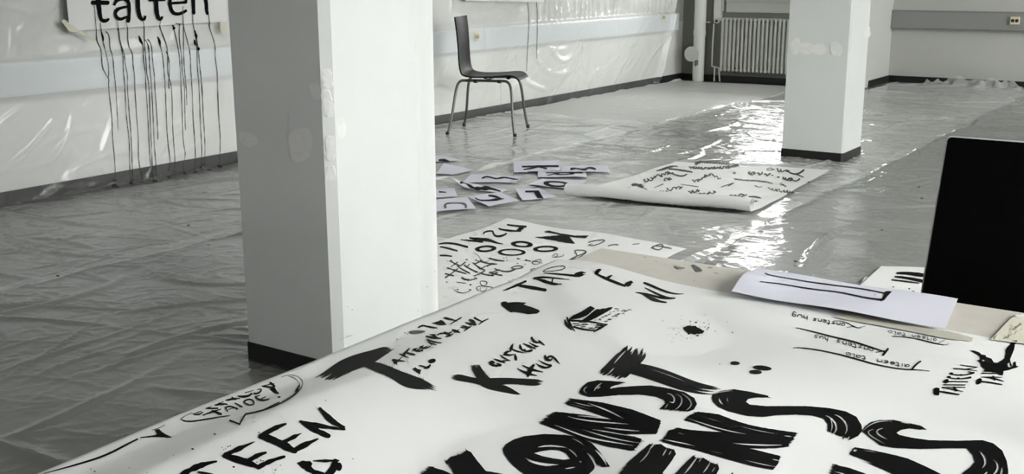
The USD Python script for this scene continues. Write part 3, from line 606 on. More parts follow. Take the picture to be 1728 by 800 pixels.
for c_ in [(105, 735, 26), (218, 710, 14), (295, 703, 12), (385, 690, 20), (425, 690, 8), (485, 665, 14), (598, 640, 10), (672, 632, 14), (770, 615, 14), (712, 610, 8), (845, 592, 18)]:
    def lay(p):
        q = plane(p, 2, .012); q[:, 2] = np.maximum(F0(q[:, 0], q[:, 1]), .004)+.003; return q
    obj('puddle', flat(Ink(170, 140, 4.209).ring(c_[0], c_[1], c_[2], c_[2]*.45, 0, 0, 8), lay, 4), ink_thin, pud)
# ------------------------------------------------------------------ papers on the floor
def wav(seed, a=.003, s=.18):
    f = Field(-4, 2.5, .05, fbm((90, 120), .05, s, seed, 2)*a)
    return lambda x, y: f(x, y)+1.5*a
def quad_sheet(q, zf, n=22):
    q = np.asarray(q)[:, :2]; u, v = np.meshgrid(np.linspace(0, 1, n), np.linspace(0, 1, n), indexing='ij'); u, v = u[..., None], v[..., None]
    XY = (q[0]*(1-v)+q[1]*v)*(1-u)+(q[3]*(1-v)+q[2]*v)*u
    V = np.stack([XY[..., 0], XY[..., 1], zf(XY[..., 0], XY[..., 1])], -1)
    if np.cross(*(np.array([V[1, 0]-V[0, 0], V[0, 1]-V[0, 0]])))[2] < 0: V = V.transpose(1, 0, 2)
    return slab(V, .0005)
def sheet_thing(name, q, z0, seed, label, ink, m, inkm, cat='paper', group=None, amp=.003, s=.18, curl=0.):
    w_ = wav(seed, amp, s); q = np.asarray(q); q0 = q[0, :2]; zf = lambda x, y: z0+w_(x, y)+curl*np.exp(-((x-q0[0])**2+(y-q0[1])**2)/.006)
    t = thing(name, label, cat, group); obj('paper_sheet', quad_sheet(q, zf), m, t, True)
    def place(p):
        g = plane(p, 2, z0+amp); g[:, 2] = zf(g[:, 0], g[:, 1])+.0012; return g
    for i in ink:
        im = inkm
        if isinstance(i, tuple): i, im = i
        pieces('ink_stroke', i, place, im, t, 5)
    return t, zf
def A3(): return Ink(745, 250, 5.858)
letters = dict(
    dark_k=A3().line([(805, 184), (1150, 184)], [18, 20], .1).line([(815, 212), (900, 200), (960, 190)], [10, 14, 10]).line([(960, 190), (1040, 206)], [12, 10]).line([(862, 236), (950, 232)], [14, 10]),
    s5=A3().line([(1285, 210), (1340, 206), (1385, 214), (1430, 212), (1445, 200), (1500, 204), (1522, 214)], [26, 14, 14, 26, 18, 22, 18], .1),
    o1=A3().ring(1215, 258, 100, 15, 55, 6).line([(1035, 246), (1390, 246)], [9, 10]).line([(1045, 275), (1120, 256)], [5, 10]),
    o2=A3().ring(1138, 356, 130, 30, 78, 14, 3).line([(870, 366), (960, 376), (1045, 390)], [6, 16, 5]),
    l7=A3().line([(835, 434), (955, 428)], [16, 16]).poly([(905, 425), (960, 420), (1010, 495), (950, 492)], .1),
    one=A3().line([(405, 302), (480, 294), (545, 308), (610, 296), (690, 304), (755, 310)], [12, 14, 16, 16, 14, 8], .2),
    em=A3().line([(190, 378), (260, 374), (320, 396), (380, 400), (440, 396), (500, 404), (580, 430)], [10, 18, 28, 34, 26, 30, 14], .35),
    cc=A3().line([(338, 495), (400, 518), (500, 515), (560, 508), (615, 500)], [10, 12, 16, 24, 8], .1).line([(470, 470), (530, 480), (590, 500)], [14, 20, 14], .1),
    en=A3().line([(40, 590), (45, 555), (110, 545), (200, 548), (235, 562), (240, 588)], [26, 20, 16, 18, 24, 24], .05),
    dash=A3().line([(-20, 436), (45, 440)], [14, 8]), tl=A3().line([(-20, 122), (30, 122), (80, 134)], [14, 18, 6], .2), bl=None)
zlev = dict(tl=0, bl=1, one=1, em=2, cc=3, dash=1, en=2, o1=1, dark_k=2, s5=2, o2=2, l7=3)
for i, (k, (q, lab)) in enumerate(SH.items()):
    pts = win(745, 250, 5.858, q)
    if len(pts) == 5: pts = [pts[1], pts[2], pts[3], pts[4]]
    z0 = .010+.004*zlev[k]
    sheet_thing('paper_sheet', [fpt(*p, z0) for p in pts], z0, 40+i, lab, [letters[k]] if letters[k] else [], paper_thin, ink_mat if k not in ('en',) else ink_mid, 'paper', 'loose copier sheets with single letters on the floor', .0014, .15, .05 if k == 'em' else 0.)
T3 = ink_thin
k1 = Ink(1100, 230, 2.7516).line([(1140, 638), (1190, 639), (1300, 652)], [10, 15, 16], .05).line([(1130, 655), (1190, 661), (1300, 680)], [8, 13, 15], .05).line([(1115, 671), (1180, 676), (1240, 681)], [6, 7, 4]).dots([(1122, 702), (1195, 708), (1213, 722)], [3, 4, 5])
sheet_thing('floor_sheet', [fpt(*p, .019) for p in RSH[0][0]], .019, 70, RSH[0][1], [k1], paper, ink_mat, 'paper', None, .002)
sheet_thing('floor_sheet', [fpt(*p, .012) for p in RSH[1][0]], .012, 71, RSH[1][1], [], paper, ink_mat, 'paper', None, .002)
# poster with KOSKINEN-like rows of big letters (P2) and the sheet under its left side
sheet_thing('floor_poster', QP2B, .010, 72, 'blank white floor poster mostly hidden behind the near pillar', [], paper, ink_mat, 'poster', None, .003, .3)
B2 = lambda: Ink(745, 365, 5.5176)
big = B2().line([(615, 90), (690, 100), (785, 104)], [14, 18, 18], .06).poly([(785, 100), (765, 122), (735, 146), (690, 145), (712, 125), (725, 108)], .1).line([(540, 124), (610, 140), (735, 146)], [14, 18, 14], .06)
big.line([(392, 168), (420, 148), (475, 146), (482, 160), (500, 186), (560, 188), (605, 168)], [12, 16, 14, 16, 16, 18, 12], .06)
big.line([(180, 226), (280, 230), (380, 236)], [6, 14, 18], .06).line([(265, 207), (340, 216), (430, 222), (500, 240), (570, 254)], [14, 26, 26, 16, 6], .06)
big.line([(-20, 275), (60, 262), (150, 268), (240, 286)], [10, 16, 18, 16], .06).line([(-10, 300), (50, 308), (145, 328)], [12, 16, 14], .06).line([(-10, 380), (40, 378), (95, 382)], [12, 15, 10])
big.ring(412, 298, 100, 30, 60, 14, -4).ring(655, 330, 130, 33, 95, 21, 1).ring(748, 258, 102, 27, 58, 13, 3).ring(970, 300, 117, 29, 76, 14, -1)
big.poly([(865, 203), (1000, 194), (1110, 184), (958, 150), (1000, 134), (1110, 168), (1240, 188), (1370, 190), (1340, 212), (1190, 200), (1246, 256), (1170, 250), (1040, 230)], .15)
tt = B2()
for p, w in (([(40, 580), (95, 540), (150, 490)], 10), ([(60, 488), (140, 510), (225, 532)], 12), ([(40, 545), (110, 560)], 12), ([(85, 425), (130, 445), (180, 462)], 10), ([(90, 475), (150, 430)], 8), ([(150, 465), (210, 500), (262, 526)], 12), ([(180, 460), (222, 424)], 9), ([(212, 452), (270, 485), (330, 512)], 12), ([(230, 470), (262, 440)], 8),
             ([(298, 428), (350, 465), (402, 490)], 12), ([(305, 436), (352, 418)], 10), ([(350, 482), (398, 460)], 9), ([(362, 408), (430, 428), (512, 436)], 12), ([(400, 456), (462, 438)], 9), ([(450, 384), (510, 400), (582, 410)], 12), ([(425, 455), (480, 425)], 8), ([(318, 400), (345, 410)], 7),
             ([(305, 552), (350, 530), (402, 500)], 10), ([(360, 520), (420, 538), (482, 546)], 12), ([(452, 520), (540, 492)], 11), ([(460, 514), (510, 535), (562, 546)], 12), ([(500, 480), (560, 505), (622, 514)], 12), ([(610, 516), (645, 510), (682, 494)], 13), ([(470, 532), (520, 520)], 14)): tt.line(p, w, .15)
tt.ring(705, 475, 56, 19, 42, 10, -4)
sw = B2()
for p, w in (([(345, 690), (330, 660), (370, 645), (410, 635), (425, 610), (395, 596), (360, 605), (380, 640), (440, 650), (500, 688)], 6), ([(365, 660), (370, 700), (410, 690), (420, 665)], 5), ([(1030, 370), (1080, 352), (1075, 372), (1040, 380), (1080, 378), (1140, 352)], 5), ([(845, 435), (890, 420), (920, 432), (890, 446), (845, 436), (925, 400)], 6), ([(925, 400), (935, 442)], 5),
             ([(830, 512), (880, 490), (905, 505), (870, 522), (830, 516)], 5), ([(1150, 410), (1200, 400), (1262, 360), (1240, 322), (1300, 315), (1345, 328), (1300, 355), (1200, 402)], 8), ([(310, 342), (350, 370), (380, 410), (440, 405)], 4), ([(1365, 275), (1390, 262), (1407, 262)], 5)): sw.line(p, w)
sw.dots([(710, 390), (725, 394), (790, 408), (822, 414), (708, 436), (605, 380), (610, 405), (580, 385), (235, 402), (90, 420), (780, 445), (270, 635), (268, 688), (150, 690), (628, 600), (630, 622), (672, 590), (50, 620)], [7, 7, 12, 9, 6, 5, 5, 5, 8, 8, 5, 9, 10, 8, 5, 5, 5, 6])
sw.zig([(190, 575), (250, 590), (330, 570)], 16, 8).line([(150, 618), (230, 622)], 6).line([(120, 690), (190, 722), (260, 700)], [5, 7, 5])
r5 = Ink(740, 230, 2.76).line([(700, 496), (740, 488), (774, 490), (745, 505), (705, 508)], 4).line([(790, 516), (815, 511), (836, 512)], 4).line([(905, 510), (935, 506)], 3).line([(990, 526), (1045, 514), (1030, 532), (1000, 526), (1084, 524)], 4).line([(600, 576), (640, 570), (690, 540)], [3, 5, 3])
p2, _ = sheet_thing('floor_poster', QP2, .016, 73, 'white floor poster with thick black vowels in front of the near pillar', [(big, ink_mat), (tt, ink_thin), (sw, ink_thin), (r5, ink_thin)], paper, ink_mat, 'poster', None, .004, .3)
# curled poster further back (P1)
zP1 = lambda x, y: .016+wav(74, .005, .3)(x, y)
n = 30; u, v = np.meshgrid(np.linspace(0, 1, n), np.linspace(0, 1, n), indexing='ij')
XY = (QP1[0, :2]*(1-v[..., None])+QP1[1, :2]*v[..., None])*(1-u[..., None])+(QP1[3, :2]*(1-v[..., None])+QP1[2, :2]*v[..., None])*u[..., None]
V = np.concatenate([XY, zP1(XY[..., 0], XY[..., 1])[..., None]], -1)
dirn = V[-1]-V[-2]; dirn[:, 2] = 0; dirn /= np.linalg.norm(dirn, axis=1, keepdims=True)
th = np.linspace(0, 2.05*np.pi, 34)[1:]; RR = np.linspace(.036, .027, 33)
curl = V[-1][None]+dirn[None]*(RR*np.sin(th))[:, None, None]+np.array([0, 0, 1.])*(.036-RR*np.cos(th))[:, None, None]
V1 = np.concatenate([V, curl], 0).transpose(1, 0, 2)[::-1]
if np.cross(V1[1, 0]-V1[0, 0], V1[0, 1]-V1[0, 0])[2] < 0: V1 = V1[::-1]
p1 = thing('floor_poster', 'white floor poster covered in small handwriting, its near edge rolled up', 'poster'); obj('paper_sheet', slab(V1, .0006), paper, p1, True)
Lq, Rq = Ink(960, 260, 6.667), Ink(1160, 255, 5.927)
tl_ = Ink(960, 260, 6.667).line([(988, 190), (1080, 165), (1140, 146), (1222, 140)], [10, 24, 24, 10], .1).line([(1130, 170), (1240, 180), (1385, 205)], [14, 16, 18], .1).line([(1140, 215), (1200, 236), (1260, 250), (1325, 230)], [6, 12, 16, 14], .1)
for p, a, w in [(p_, a_, w_*1.35) for p_, a_, w_ in (([(850, 300), (960, 270), (1080, 225), (1150, 215)], 34, 11), ([(580, 392), (640, 395), (695, 382)], 34, 13), ([(700, 352), (770, 350), (835, 362)], 24, 11), ([(1060, 300), (1110, 285), (1155, 285)], 24, 9), ([(180, 462), (240, 440), (370, 432)], 30, 6), ([(210, 470), (300, 480), (440, 490)], 24, 7), ([(480, 440), (600, 460), (700, 470)], 10, 5), ([(700, 470), (860, 485), (1070, 515)], 18, 8), ([(810, 445), (860, 440), (1000, 462)], 20, 9),
                ([(640, 520), (760, 520), (840, 532)], 20, 9), ([(880, 530), (1030, 556), (1205, 576)], 16, 8), ([(1020, 430), (1130, 430)], 28, 11), ([(1130, 400), (1200, 385), (1270, 375)], 34, 10), ([(1220, 490), (1310, 482)], 26, 11), ([(1360, 440), (1470, 412)], 34, 11), ([(1280, 582), (1450, 590), (1600, 608)], 22, 8))]: tl_.zig(p, a, w)
tl_.line([(740, 340), (880, 402)], 7).line([(960, 382), (1060, 340)], [5, 10]).line([(1260, 342), (1350, 355), (1455, 370)], 6).line([(480, 440), (560, 446)], 5)
tr = Ink(1160, 255, 5.927)
for p, a, w in [(p_, a_, w_*1.35) for p_, a_, w_ in (([(80, 130), (160, 108), (240, 110), (290, 112), (410, 122)], 20, 9), ([(20, 165), (200, 172), (330, 166)], 20, 10), ([(330, 166), (430, 158), (510, 142)], 22, 12), ([(60, 300), (150, 275), (210, 242), (320, 276)], 22, 8), ([(90, 440), (180, 430), (290, 402)], 26, 7), ([(420, 458), (500, 450), (585, 440)], 30, 9), ([(400, 495), (540, 505)], 14, 7), ([(580, 510), (700, 500)], 14, 6), ([(615, 225), (680, 225)], 26, 12), ([(705, 235), (745, 228)], 26, 12), ([(775, 240), (822, 240)], 22, 13),
                ([(955, 275), (1055, 285)], 28, 12), ([(900, 185), (950, 200), (1005, 195)], 26, 10), ([(470, 280), (600, 295), (700, 300), (850, 325)], 10, 6), ([(930, 330), (990, 350)], 22, 6), ([(690, 355), (742, 362)], 24, 5), ([(815, 378), (940, 400)], 26, 6), ([(960, 405), (1052, 415)], 22, 10), ([(20, 550), (120, 555), (275, 576)], 18, 8), ([(390, 555), (490, 580), (565, 550)], 18, 6))]: tr.zig(p, a, w)
for p, w in (([(340, 362), (400, 340), (462, 322)], 8), ([(408, 352), (458, 324)], 9), ([(280, 498), (310, 480), (352, 492)], [9, 5]), ([(615, 458), (680, 460), (732, 472)], [10, 14, 12]), ([(1058, 296), (1090, 300), (1120, 282)], [10, 14]), ([(860, 185), (820, 172), (795, 184), (870, 186)], 6), ([(1000, 198), (1080, 232), (1162, 192)], [8, 16, 18]), ([(1085, 232), (1160, 262)], [12, 8]), ([(310, 592), (380, 590)], 6), ([(80, 135), (85, 120), (140, 110)], 7)): tr.line(p, w, .1)
tr.dots([(470, 220), (850, 245), (910, 262), (1212, 312), (492, 140)], [12, 8, 11, 9, 14])
def place1(p):
    g = cast(p, lambda q: q[:, 2]-zP1(q[:, 0], q[:, 1]), 3, 12); g[:, 2] += .0015; return g
c_p1 = Polygon([(1136, 272), (1404, 288), (1268, 361), (955, 331)]).buffer(3)
pieces('handwriting', tl_, place1, ink_thin, p1, 5, None, c_p1); pieces('handwriting', tr, place1, ink_thin, p1, 5, None, c_p1)
# small dark flecks on the sheeting
for q, w_ in (((98, 472), 'nearest the left border of the picture'), ((318, 384), 'left of the near pillar, nearer of two'), ((352, 418), 'close to the near pillar on its left'), ((1550, 320), 'just left of the black screen, middle of three'), ((1555, 342), 'just left of the black screen, lowest of three'), ((1488, 392), 'on the open floor right of the curled poster'), ((1342, 445), 'behind the lilac sheet on the table'), ((1552, 262), 'just left of the black screen, highest of three')):
    o = on(*q, 2, .012); z = max(float(f(o[0], o[1])) for f in (F0, F0f, F1, F1n, F2))+.003
    s = trimesh.creation.icosphere(1, 1.); s.vertices *= np.array([.007, .005, .003])*(.7+.6*rng.random()); s.vertices += [o[0], o[1], z]
    obj('paint_fleck', s, ink_mid, None, True, label='tiny dark paint fleck on the sheeting, '+w_, category='fleck', group='dark flecks on the floor sheeting')
# ------------------------------------------------------------------ chair
ch = thing('chair', 'black moulded chair with thin metal legs by the left wall', 'chair')
CA = math.atan2(.19, .476); CB = np.array([-5.03, 7.18, 0])
def loc(p): p = np.asarray(p, float); return np.stack([CB[0]+p[..., 0]*math.cos(CA)-p[..., 1]*math.sin(CA), CB[1]+p[..., 0]*math.sin(CA)+p[..., 1]*math.cos(CA), p[..., 2]], -1)
prof = spline([(.262, .424), (.245, .443), (.2, .455), (.1, .446), (-.05, .436), (-.15, .438), (-.205, .458), (-.232, .515), (-.242, .60), (-.25, .72), (-.272, .905)], 70)[0]
ss = np.linspace(-1, 1, 25)
sw_ = np.interp(np.linspace(0, 1, 70), [0, .03, .15, .5, .62, .8, 1], [.165, .18, .195, .195, .175, .17, .182])
tn = np.gradient(prof, axis=0); tn /= np.linalg.norm(tn, axis=1, keepdims=True); nrm = np.stack([tn[:, 1], -tn[:, 0]], 1)
dish = np.interp(np.linspace(0, 1, 70), [0, .1, .4, .6, 1], [.0, .006, .012, .022, .03])
Vc = np.zeros((70, 25, 3))
for j, s_ in enumerate(ss):
    Vc[:, j, 0] = prof[:, 0]+nrm[:, 0]*dish*s_*s_; Vc[:, j, 2] = prof[:, 1]+nrm[:, 1]*dish*s_*s_; Vc[:, j, 1] = sw_*s_
if nrm[20, 1] < 0: Vc[:, :, [0, 2]] = 2*prof[:, None, :]-Vc[:, :, [0, 2]]
sv, sf = slab(loc(Vc), .011); obj('seat_shell', (sv, sf), shell_mat, ch, 45)
for s_ in (-1, 1):
    fr = [(-.288, .262*s_, .010), (-.245, .212*s_, .25), (-.222, .186*s_, .385), (-.200, .178*s_, .418), (-.16, .172*s_, .424), (0, .165*s_, .424), (.13, .168*s_, .424), (.175, .174*s_, .418), (.198, .18*s_, .39), (.215, .2*s_, .3), (.252, .258*s_, .010)]
    k = 6
    rp = spline(fr[:5], 26)[0]; mp_ = np.array(fr[4:7]); fp = spline(fr[6:], 26)[0]
    obj('leg', tube(loc(rp), .0105, 12), metal, ch, True); obj('leg', tube(loc(fp), .0105, 12), metal, ch, True); obj('side_rail', tube(loc(mp_), .0105, 12), metal, ch, True)
    for e in (fr[0], fr[-1]):
        f_ = lathe([(0, -.004), (.013, -.004), (.014, .02), (0, .022)], 2, 14, loc(np.array(e))); obj('foot_glide', f_, rubber, ch, 40)
    for x in (-.08, .11): obj('rail_clamp', cat_(lathe([(0, 0), (.016, 0), (.016, .022), (0, .022)], 2, 14, loc(np.array([x, .165*s_, .408])))), rubber, ch, 40)
obj('cross_rail', tube(loc(np.array([(0, -.165, .424), (0, .165, .424)])), .009, 10), metal, ch, True)
# ------------------------------------------------------------------ table
TZ, TX0, TY1, TX1, TY0 = .72, -1.027, 1.842, .85, .22
tb = thing('work_table', 'greyish laminate work table in the foreground under the big lettered poster', 'table')
obj('table_top', box(TX0, TX1, TY0, TY1, TZ-.025, TZ, .002), table_mat, tb)
for x in (TX0+.06, TX1-.06):
    for y in (TY0+.06, TY1-.06): obj('leg', box(x-.02, x+.02, y-.02, y+.02, .0, TZ-.065, .003), metal, tb)
for y in (TY0+.06, TY1-.06): obj('apron', box(TX0+.08, TX1-.08, y-.012, y+.012, TZ-.065, TZ-.025, .002), metal, tb)
for x in (TX0+.06, TX1-.06): obj('apron', box(x-.012, x+.012, TY0+.08, TY1-.08, TZ-.065, TZ-.025, .002), metal, tb)
ont = lambda p: plane(p, 2, TZ+.0006)
g = Ink(900, 420, 3.3326).poly([(893, 90), (910, 92), (950, 122), (935, 128), (912, 126), (900, 110)], .2, 1); obj('paint_stain', flat(g, ont), ink_mid, tb, label='dark dried paint blot')
g = Ink(900, 420, 3.3326).line([(798, 100), (830, 108), (850, 106)], [6, 10, 5], .4).line([(980, 104), (1008, 107)], [5, 7, 4], .4).line([(1015, 134), (1042, 140)], [3, 4, 2]).dots([(627, 48), (905, 180), (690, 70)], [4, 3, 3]); obj('paint_stain', flat(g, ont), plain('old_stain', lin(128, 124, 118), .6), tb)
# the big poster over the near part of the table: it bends down over the left edge
RB = .045; XE = TX0-.001
PW = Field(-1.4, .2, .006, gaussian_filter(fbm((370, 300), .006, .24, 91, 2)*.0095+fbm((370, 300), .006, .5, 92, 1)*.007+.005, 5))
yfar = lambda x: 1.682-.0566*(x+.687)
def bulge(x, y):
    b_ = .0045+np.clip(PW(x, y), -.004, .03)
    b_ = b_*np.clip((x-XE)/.12, .25, 1)*np.clip((yfar(x)-y)/.16, .25+.0*x, 1)
    b_ = b_+.013*np.exp(-((x+.95)/.10)**2-((y-1.72)/.10)**2)+.006*np.exp(-((x+.80)/.12)**2-((y-1.50)/.12)**2)+.003*np.exp(-((y-1.25+.9*(x+.6))/.05)**2)
    return b_
def ptop(x, y):
    base = TZ+bulge(x, y)
    dx = np.clip(XE-x, 0, RB*.999); arc = TZ+bulge(np.maximum(x, XE), y)-(RB-np.sqrt(RB*RB-dx*dx))
    return np.where(x >= XE, base, np.where(x > XE-RB, arc, arc-(XE-RB-x)*80))
sx = np.r_[np.linspace(-.20, 0, 9)[:-1], np.linspace(0, RB*np.pi/2, 16)[:-1]]  # placeholder, filled below
arc_s = np.linspace(0, np.pi/2, 14); xs_hang = [(XE-RB*math.sin(a), -(RB-RB*math.cos(a))) for a in arc_s[::-1]]
xs_drop = [(XE-RB, -RB-h) for h in np.linspace(.05, .008, 5)]
xs_flat = [(x, 0.) for x in np.arange(XE+.012, .42, .0115)]
cols = xs_drop+xs_hang+xs_flat
rows = np.linspace(0, 1, 130)
Vp = np.zeros((len(cols), len(rows), 3))
for i, (x, dz) in enumerate(cols):
    xx = max(x, XE); yf = yfar(x); y = .27+(yf-.27)*rows
    Vp[i, :, 0] = x; Vp[i, :, 1] = y; Vp[i, :, 2] = TZ+bulge(np.full(len(y), xx), y)+dz
poster = thing('table_poster', 'large white poster brushed with black lettering, draped over the table', 'poster')
obj('paper_sheet', slab(Vp, .0006), paper, poster, True)
pgap = lambda q: np.where(q[:, 2] > TZ-RB-.05, q[:, 2]-ptop(q[:, 0], q[:, 1]), -1)
def onp(p, lift=.0006):
    q = cast(p, pgap, .6, 3.2); e = 1e-3
    nx_ = -(ptop(q[:, 0]+e, q[:, 1])-ptop(q[:, 0]-e, q[:, 1]))/(2*e); ny_ = -(ptop(q[:, 0], q[:, 1]+e)-ptop(q[:, 0], q[:, 1]-e))/(2*e)
    N = np.stack([np.clip(nx_, -6, 6), ny_, np.ones(len(q))], 1); N /= np.linalg.norm(N, axis=1, keepdims=True); return q+N*lift
def word(g, label, m=ink_mat, step=7): pieces('brush_stroke', g, onp, m, poster, step, label)
# -- far row: T A L O, E, N I
g = Ink(840, 430, 4.706)
g.line([(45, 287), (110, 262), (222, 213)], [6, 18, 14], .1).line([(165, 245), (300, 268), (376, 282)], [18, 26, 22], .1)
g.line([(290, 190), (345, 182), (400, 182), (480, 190), (570, 199)], [16, 16, 12, 9, 3]).line([(292, 190), (380, 215), (440, 232), (506, 235)], [12, 28, 18, 8], .1).line([(440, 188), (428, 228)], [8, 12])
g.line([(372, 147), (480, 155), (625, 170)], [5, 13, 18]).brush([(600, 160), (650, 138), (708, 140)], [(630, 180), (665, 172), (700, 152)], 7, (.1, .35))
g.line([(360, 134), (410, 108), (480, 93), (530, 94), (532, 108), (480, 126), (420, 133), (362, 136)], [4, 6, 5, 7, 6, 5, 4])
word(g, 'brush letters TALO at the far corner')
g = Ink(840, 430, 4.706).line([(776, 150), (850, 186), (920, 215), (1012, 250)], [12, 20, 20, 14], .08).brush([(766, 155), (785, 124), (815, 112)], [(790, 165), (805, 140), (832, 116)], 6, (.05, .25)).line([(866, 190), (905, 166)], [22, 10], .1).brush([(1000, 240), (1040, 215), (1085, 206)], [(1030, 256), (1055, 245), (1078, 225)], 7, (.1, .4))
word(g, 'brush letter E')
g = Ink(840, 430, 4.706).line([(1165, 226), (1240, 256), (1340, 296), (1420, 312), (1475, 312)], [16, 17, 16, 10, 4], .05).line([(1168, 263), (1240, 300), (1330, 337), (1408, 346)], [4, 14, 14, 8]).line([(1098, 302), (1180, 316), (1290, 342), (1405, 349)], [5, 20, 16, 6]).line([(1160, 318), (1240, 358), (1340, 381)], [12, 24, 9], .1)
word(g, 'brush letters NI')
g = Ink(840, 430, 4.706).poly([(28, 385), (40, 375), (70, 375), (75, 382), (150, 378), (228, 383), (205, 398), (270, 418), (325, 440), (335, 455), (310, 470), (235, 475), (190, 463), (125, 455), (105, 460), (60, 430), (30, 405)], .12)
word(g, 'lens-shaped black blot')
g = Ink(940, 500, 11.427)
g.poly([(225, 450), (310, 375), (420, 330), (540, 265), (620, 205), (650, 195), (730, 238), (690, 280), (640, 335), (560, 385), (460, 432), (300, 450)], .12).poly([(470, 475), (580, 405), (660, 335), (740, 265), (790, 255), (830, 262), (870, 245), (940, 240), (1000, 220), (1078, 216), (1050, 255), (980, 292), (880, 350), (760, 420), (660, 468), (600, 485)], .15)
g.line([(240, 470), (480, 482), (620, 492), (780, 522), (965, 550)], [38, 30, 30, 24, 18], .05).line([(150, 465), (180, 540), (300, 662)], [24, 55, 10], .1).line([(195, 412), (240, 530), (350, 682)], [22, 55, 8], .1)
g.line([(320, 597), (500, 640), (640, 660), (725, 660)], [28, 32, 26, 14]).line([(712, 688), (850, 612), (972, 545)], [25, 45, 16]).line([(310, 535), (420, 540)], 16).line([(430, 505), (565, 510)], 14).line([(500, 548), (592, 550)], 18).line([(330, 580), (500, 560)], 13).line([(470, 600), (545, 590)], 16).line([(620, 622), (690, 622)], 18).line([(700, 650), (770, 590)], 12).line([(770, 560), (880, 570)], 26).line([(740, 602), (860, 605)], 16)
g.gap([(300, 452), (420, 440), (540, 395)], 10).gap([(640, 340), (690, 290), (740, 255)], 14).gap([(650, 320), (600, 365)], 8)
word(g, 'small inked house emblem')
g = Ink(940, 500, 11.427).dots([(735, 465)], 11)
for a, b_ in (((800, 462), (870, 430)), ((815, 440), (850, 470)), ((862, 414), (912, 406)), ((880, 400), (900, 425)), ((922, 390), (992, 378)), ((950, 372), (960, 398)), ((980, 356), (1042, 350)), ((1020, 316), (1052, 313)), ((1080, 300), (1112, 292)), ((1112, 240), (1192, 256)), ((1160, 282), (1192, 290)),
              ((905, 490), (990, 492)), ((930, 505), (975, 478)), ((980, 462), (1062, 440)), ((1000, 445), (1040, 465)), ((1055, 402), (1112, 385)), ((1110, 382), (1172, 402)), ((1120, 365), (1180, 372)), ((1150, 350), (1222, 344)), ((1170, 338), (1200, 365)), ((1230, 302), (1302, 264)), ((1270, 312), (1342, 290)), ((1300, 270), (1350, 300)), ((1340, 292), (1392, 264)), ((1390, 264), (1442, 276)), ((1250, 335), (1304, 348))): g.line([a, b_], [8, 16, 6], .2)
word(g, 'two tiny lines of lettering beside the house emblem', ink_thin)
# -- big T and its words
g = Ink(520, 510, 4.706).brush([(50, 604), (150, 545), (260, 470), (400, 415), (520, 382), (600, 360), (665, 372)], [(190, 628), (260, 590), (340, 552), (440, 515), (525, 478), (600, 430), (672, 392)], 26, (.16, .10), 0, 2.0).brush([(430, 480), (520, 478), (620, 505), (740, 555), (850, 595), (930, 630), (1035, 690)], [(400, 512), (480, 525), (560, 560), (640, 590), (750, 660), (850, 688), (950, 698)], 22, (.04, .13), 0, 2.0)
g.fringe((150, 612), (330, 560), (-22, 18), 18, .7).fringe((520, 530), (800, 672), (2, 24), 26, .9).fringe((560, 480), (920, 620), (8, -16), 30, .7).fringe((900, 610), (960, 690), (70, 24), 22, .55).fringe((610, 362), (668, 388), (40, -14), 14, .5)
word(g, 'big dry-brushed letter T', ink_wash)
g = Ink(520, 510, 4.706)
g.line([(676, 458), (690, 475), (706, 498)], [6, 22, 6], .1).line([(676, 462), (720, 466), (768, 472)], [16, 14, 5]).line([(690, 488), (720, 462), (746, 440)], [12, 8, 6]).line([(730, 414), (798, 444)], [6, 10, 5]).line([(758, 422), (782, 395), (808, 365)], [22, 18, 4], .1).line([(785, 405), (846, 420)], [14, 12])
g.line([(832, 385), (866, 368)], [8, 14, 5]).line([(842, 378), (870, 390), (908, 384)], [14, 16, 14], .1).line([(870, 382), (892, 372)], [10, 5]).line([(888, 364), (918, 346)], [6, 12, 5]).line([(895, 358), (930, 368), (975, 350)], [14, 16, 6], .1).line([(925, 362), (950, 350)], [8, 4])
g.line([(945, 300), (985, 345)], [4, 12, 4]).line([(948, 300), (1000, 318), (1060, 326)], [12, 12, 5]).line([(965, 325), (1020, 342)], [6, 9, 4])
g.line([(940, 274), (1000, 286), (1056, 291)], [12, 18, 8], .1).line([(985, 262), (1032, 290)], [10, 18, 8]).line([(965, 258), (1010, 262)], [4, 8])
word(g, 'brush letters AITEEN beside the big T')
g = Ink(520, 510, 4.706).line([(1356, 180), (1390, 155), (1432, 134)], [5, 12, 7], .1).line([(1322, 126), (1350, 142), (1388, 160)], [12, 11, 8]).line([(1282, 142), (1310, 158), (1332, 184)], [10, 26, 8], .1).line([(1252, 164), (1290, 176), (1325, 182)], [8, 18, 10]).line([(1225, 188), (1290, 206)], [8, 10, 5]).line([(1215, 202), (1270, 212)], [10, 11, 6]).line([(1236, 234), (1270, 210), (1298, 192)], [6, 12, 6])
g.line([(1150, 224), (1205, 243)], [14, 20, 8], .1).line([(1160, 242), (1198, 222)], [6, 12, 6]).line([(1095, 276), (1130, 266), (1152, 254)], [8, 18, 8], .1).line([(1082, 243), (1130, 262)], [12, 18, 8]).line([(1110, 250), (1140, 240)], [6, 10]).line([(1026, 264), (1060, 250), (1100, 256)], [8, 12, 6])
word(g, 'upside-down brush letters TAITEEN')
g = Ink(520, 510, 4.706).line([(1128, 178), (1170, 152), (1218, 123)], [5, 11, 6]).line([(1088, 128), (1130, 138), (1182, 152)], [14, 16, 8], .1).poly([(982, 172), (1040, 152), (1052, 144), (1072, 150), (1098, 180), (1060, 184)], .15).line([(876, 204), (905, 190), (935, 192)], [10, 14, 10]).line([(915, 188), (970, 200), (1024, 208)], [10, 15, 8])
word(g, 'upside-down brush letters TAL by the poster edge')
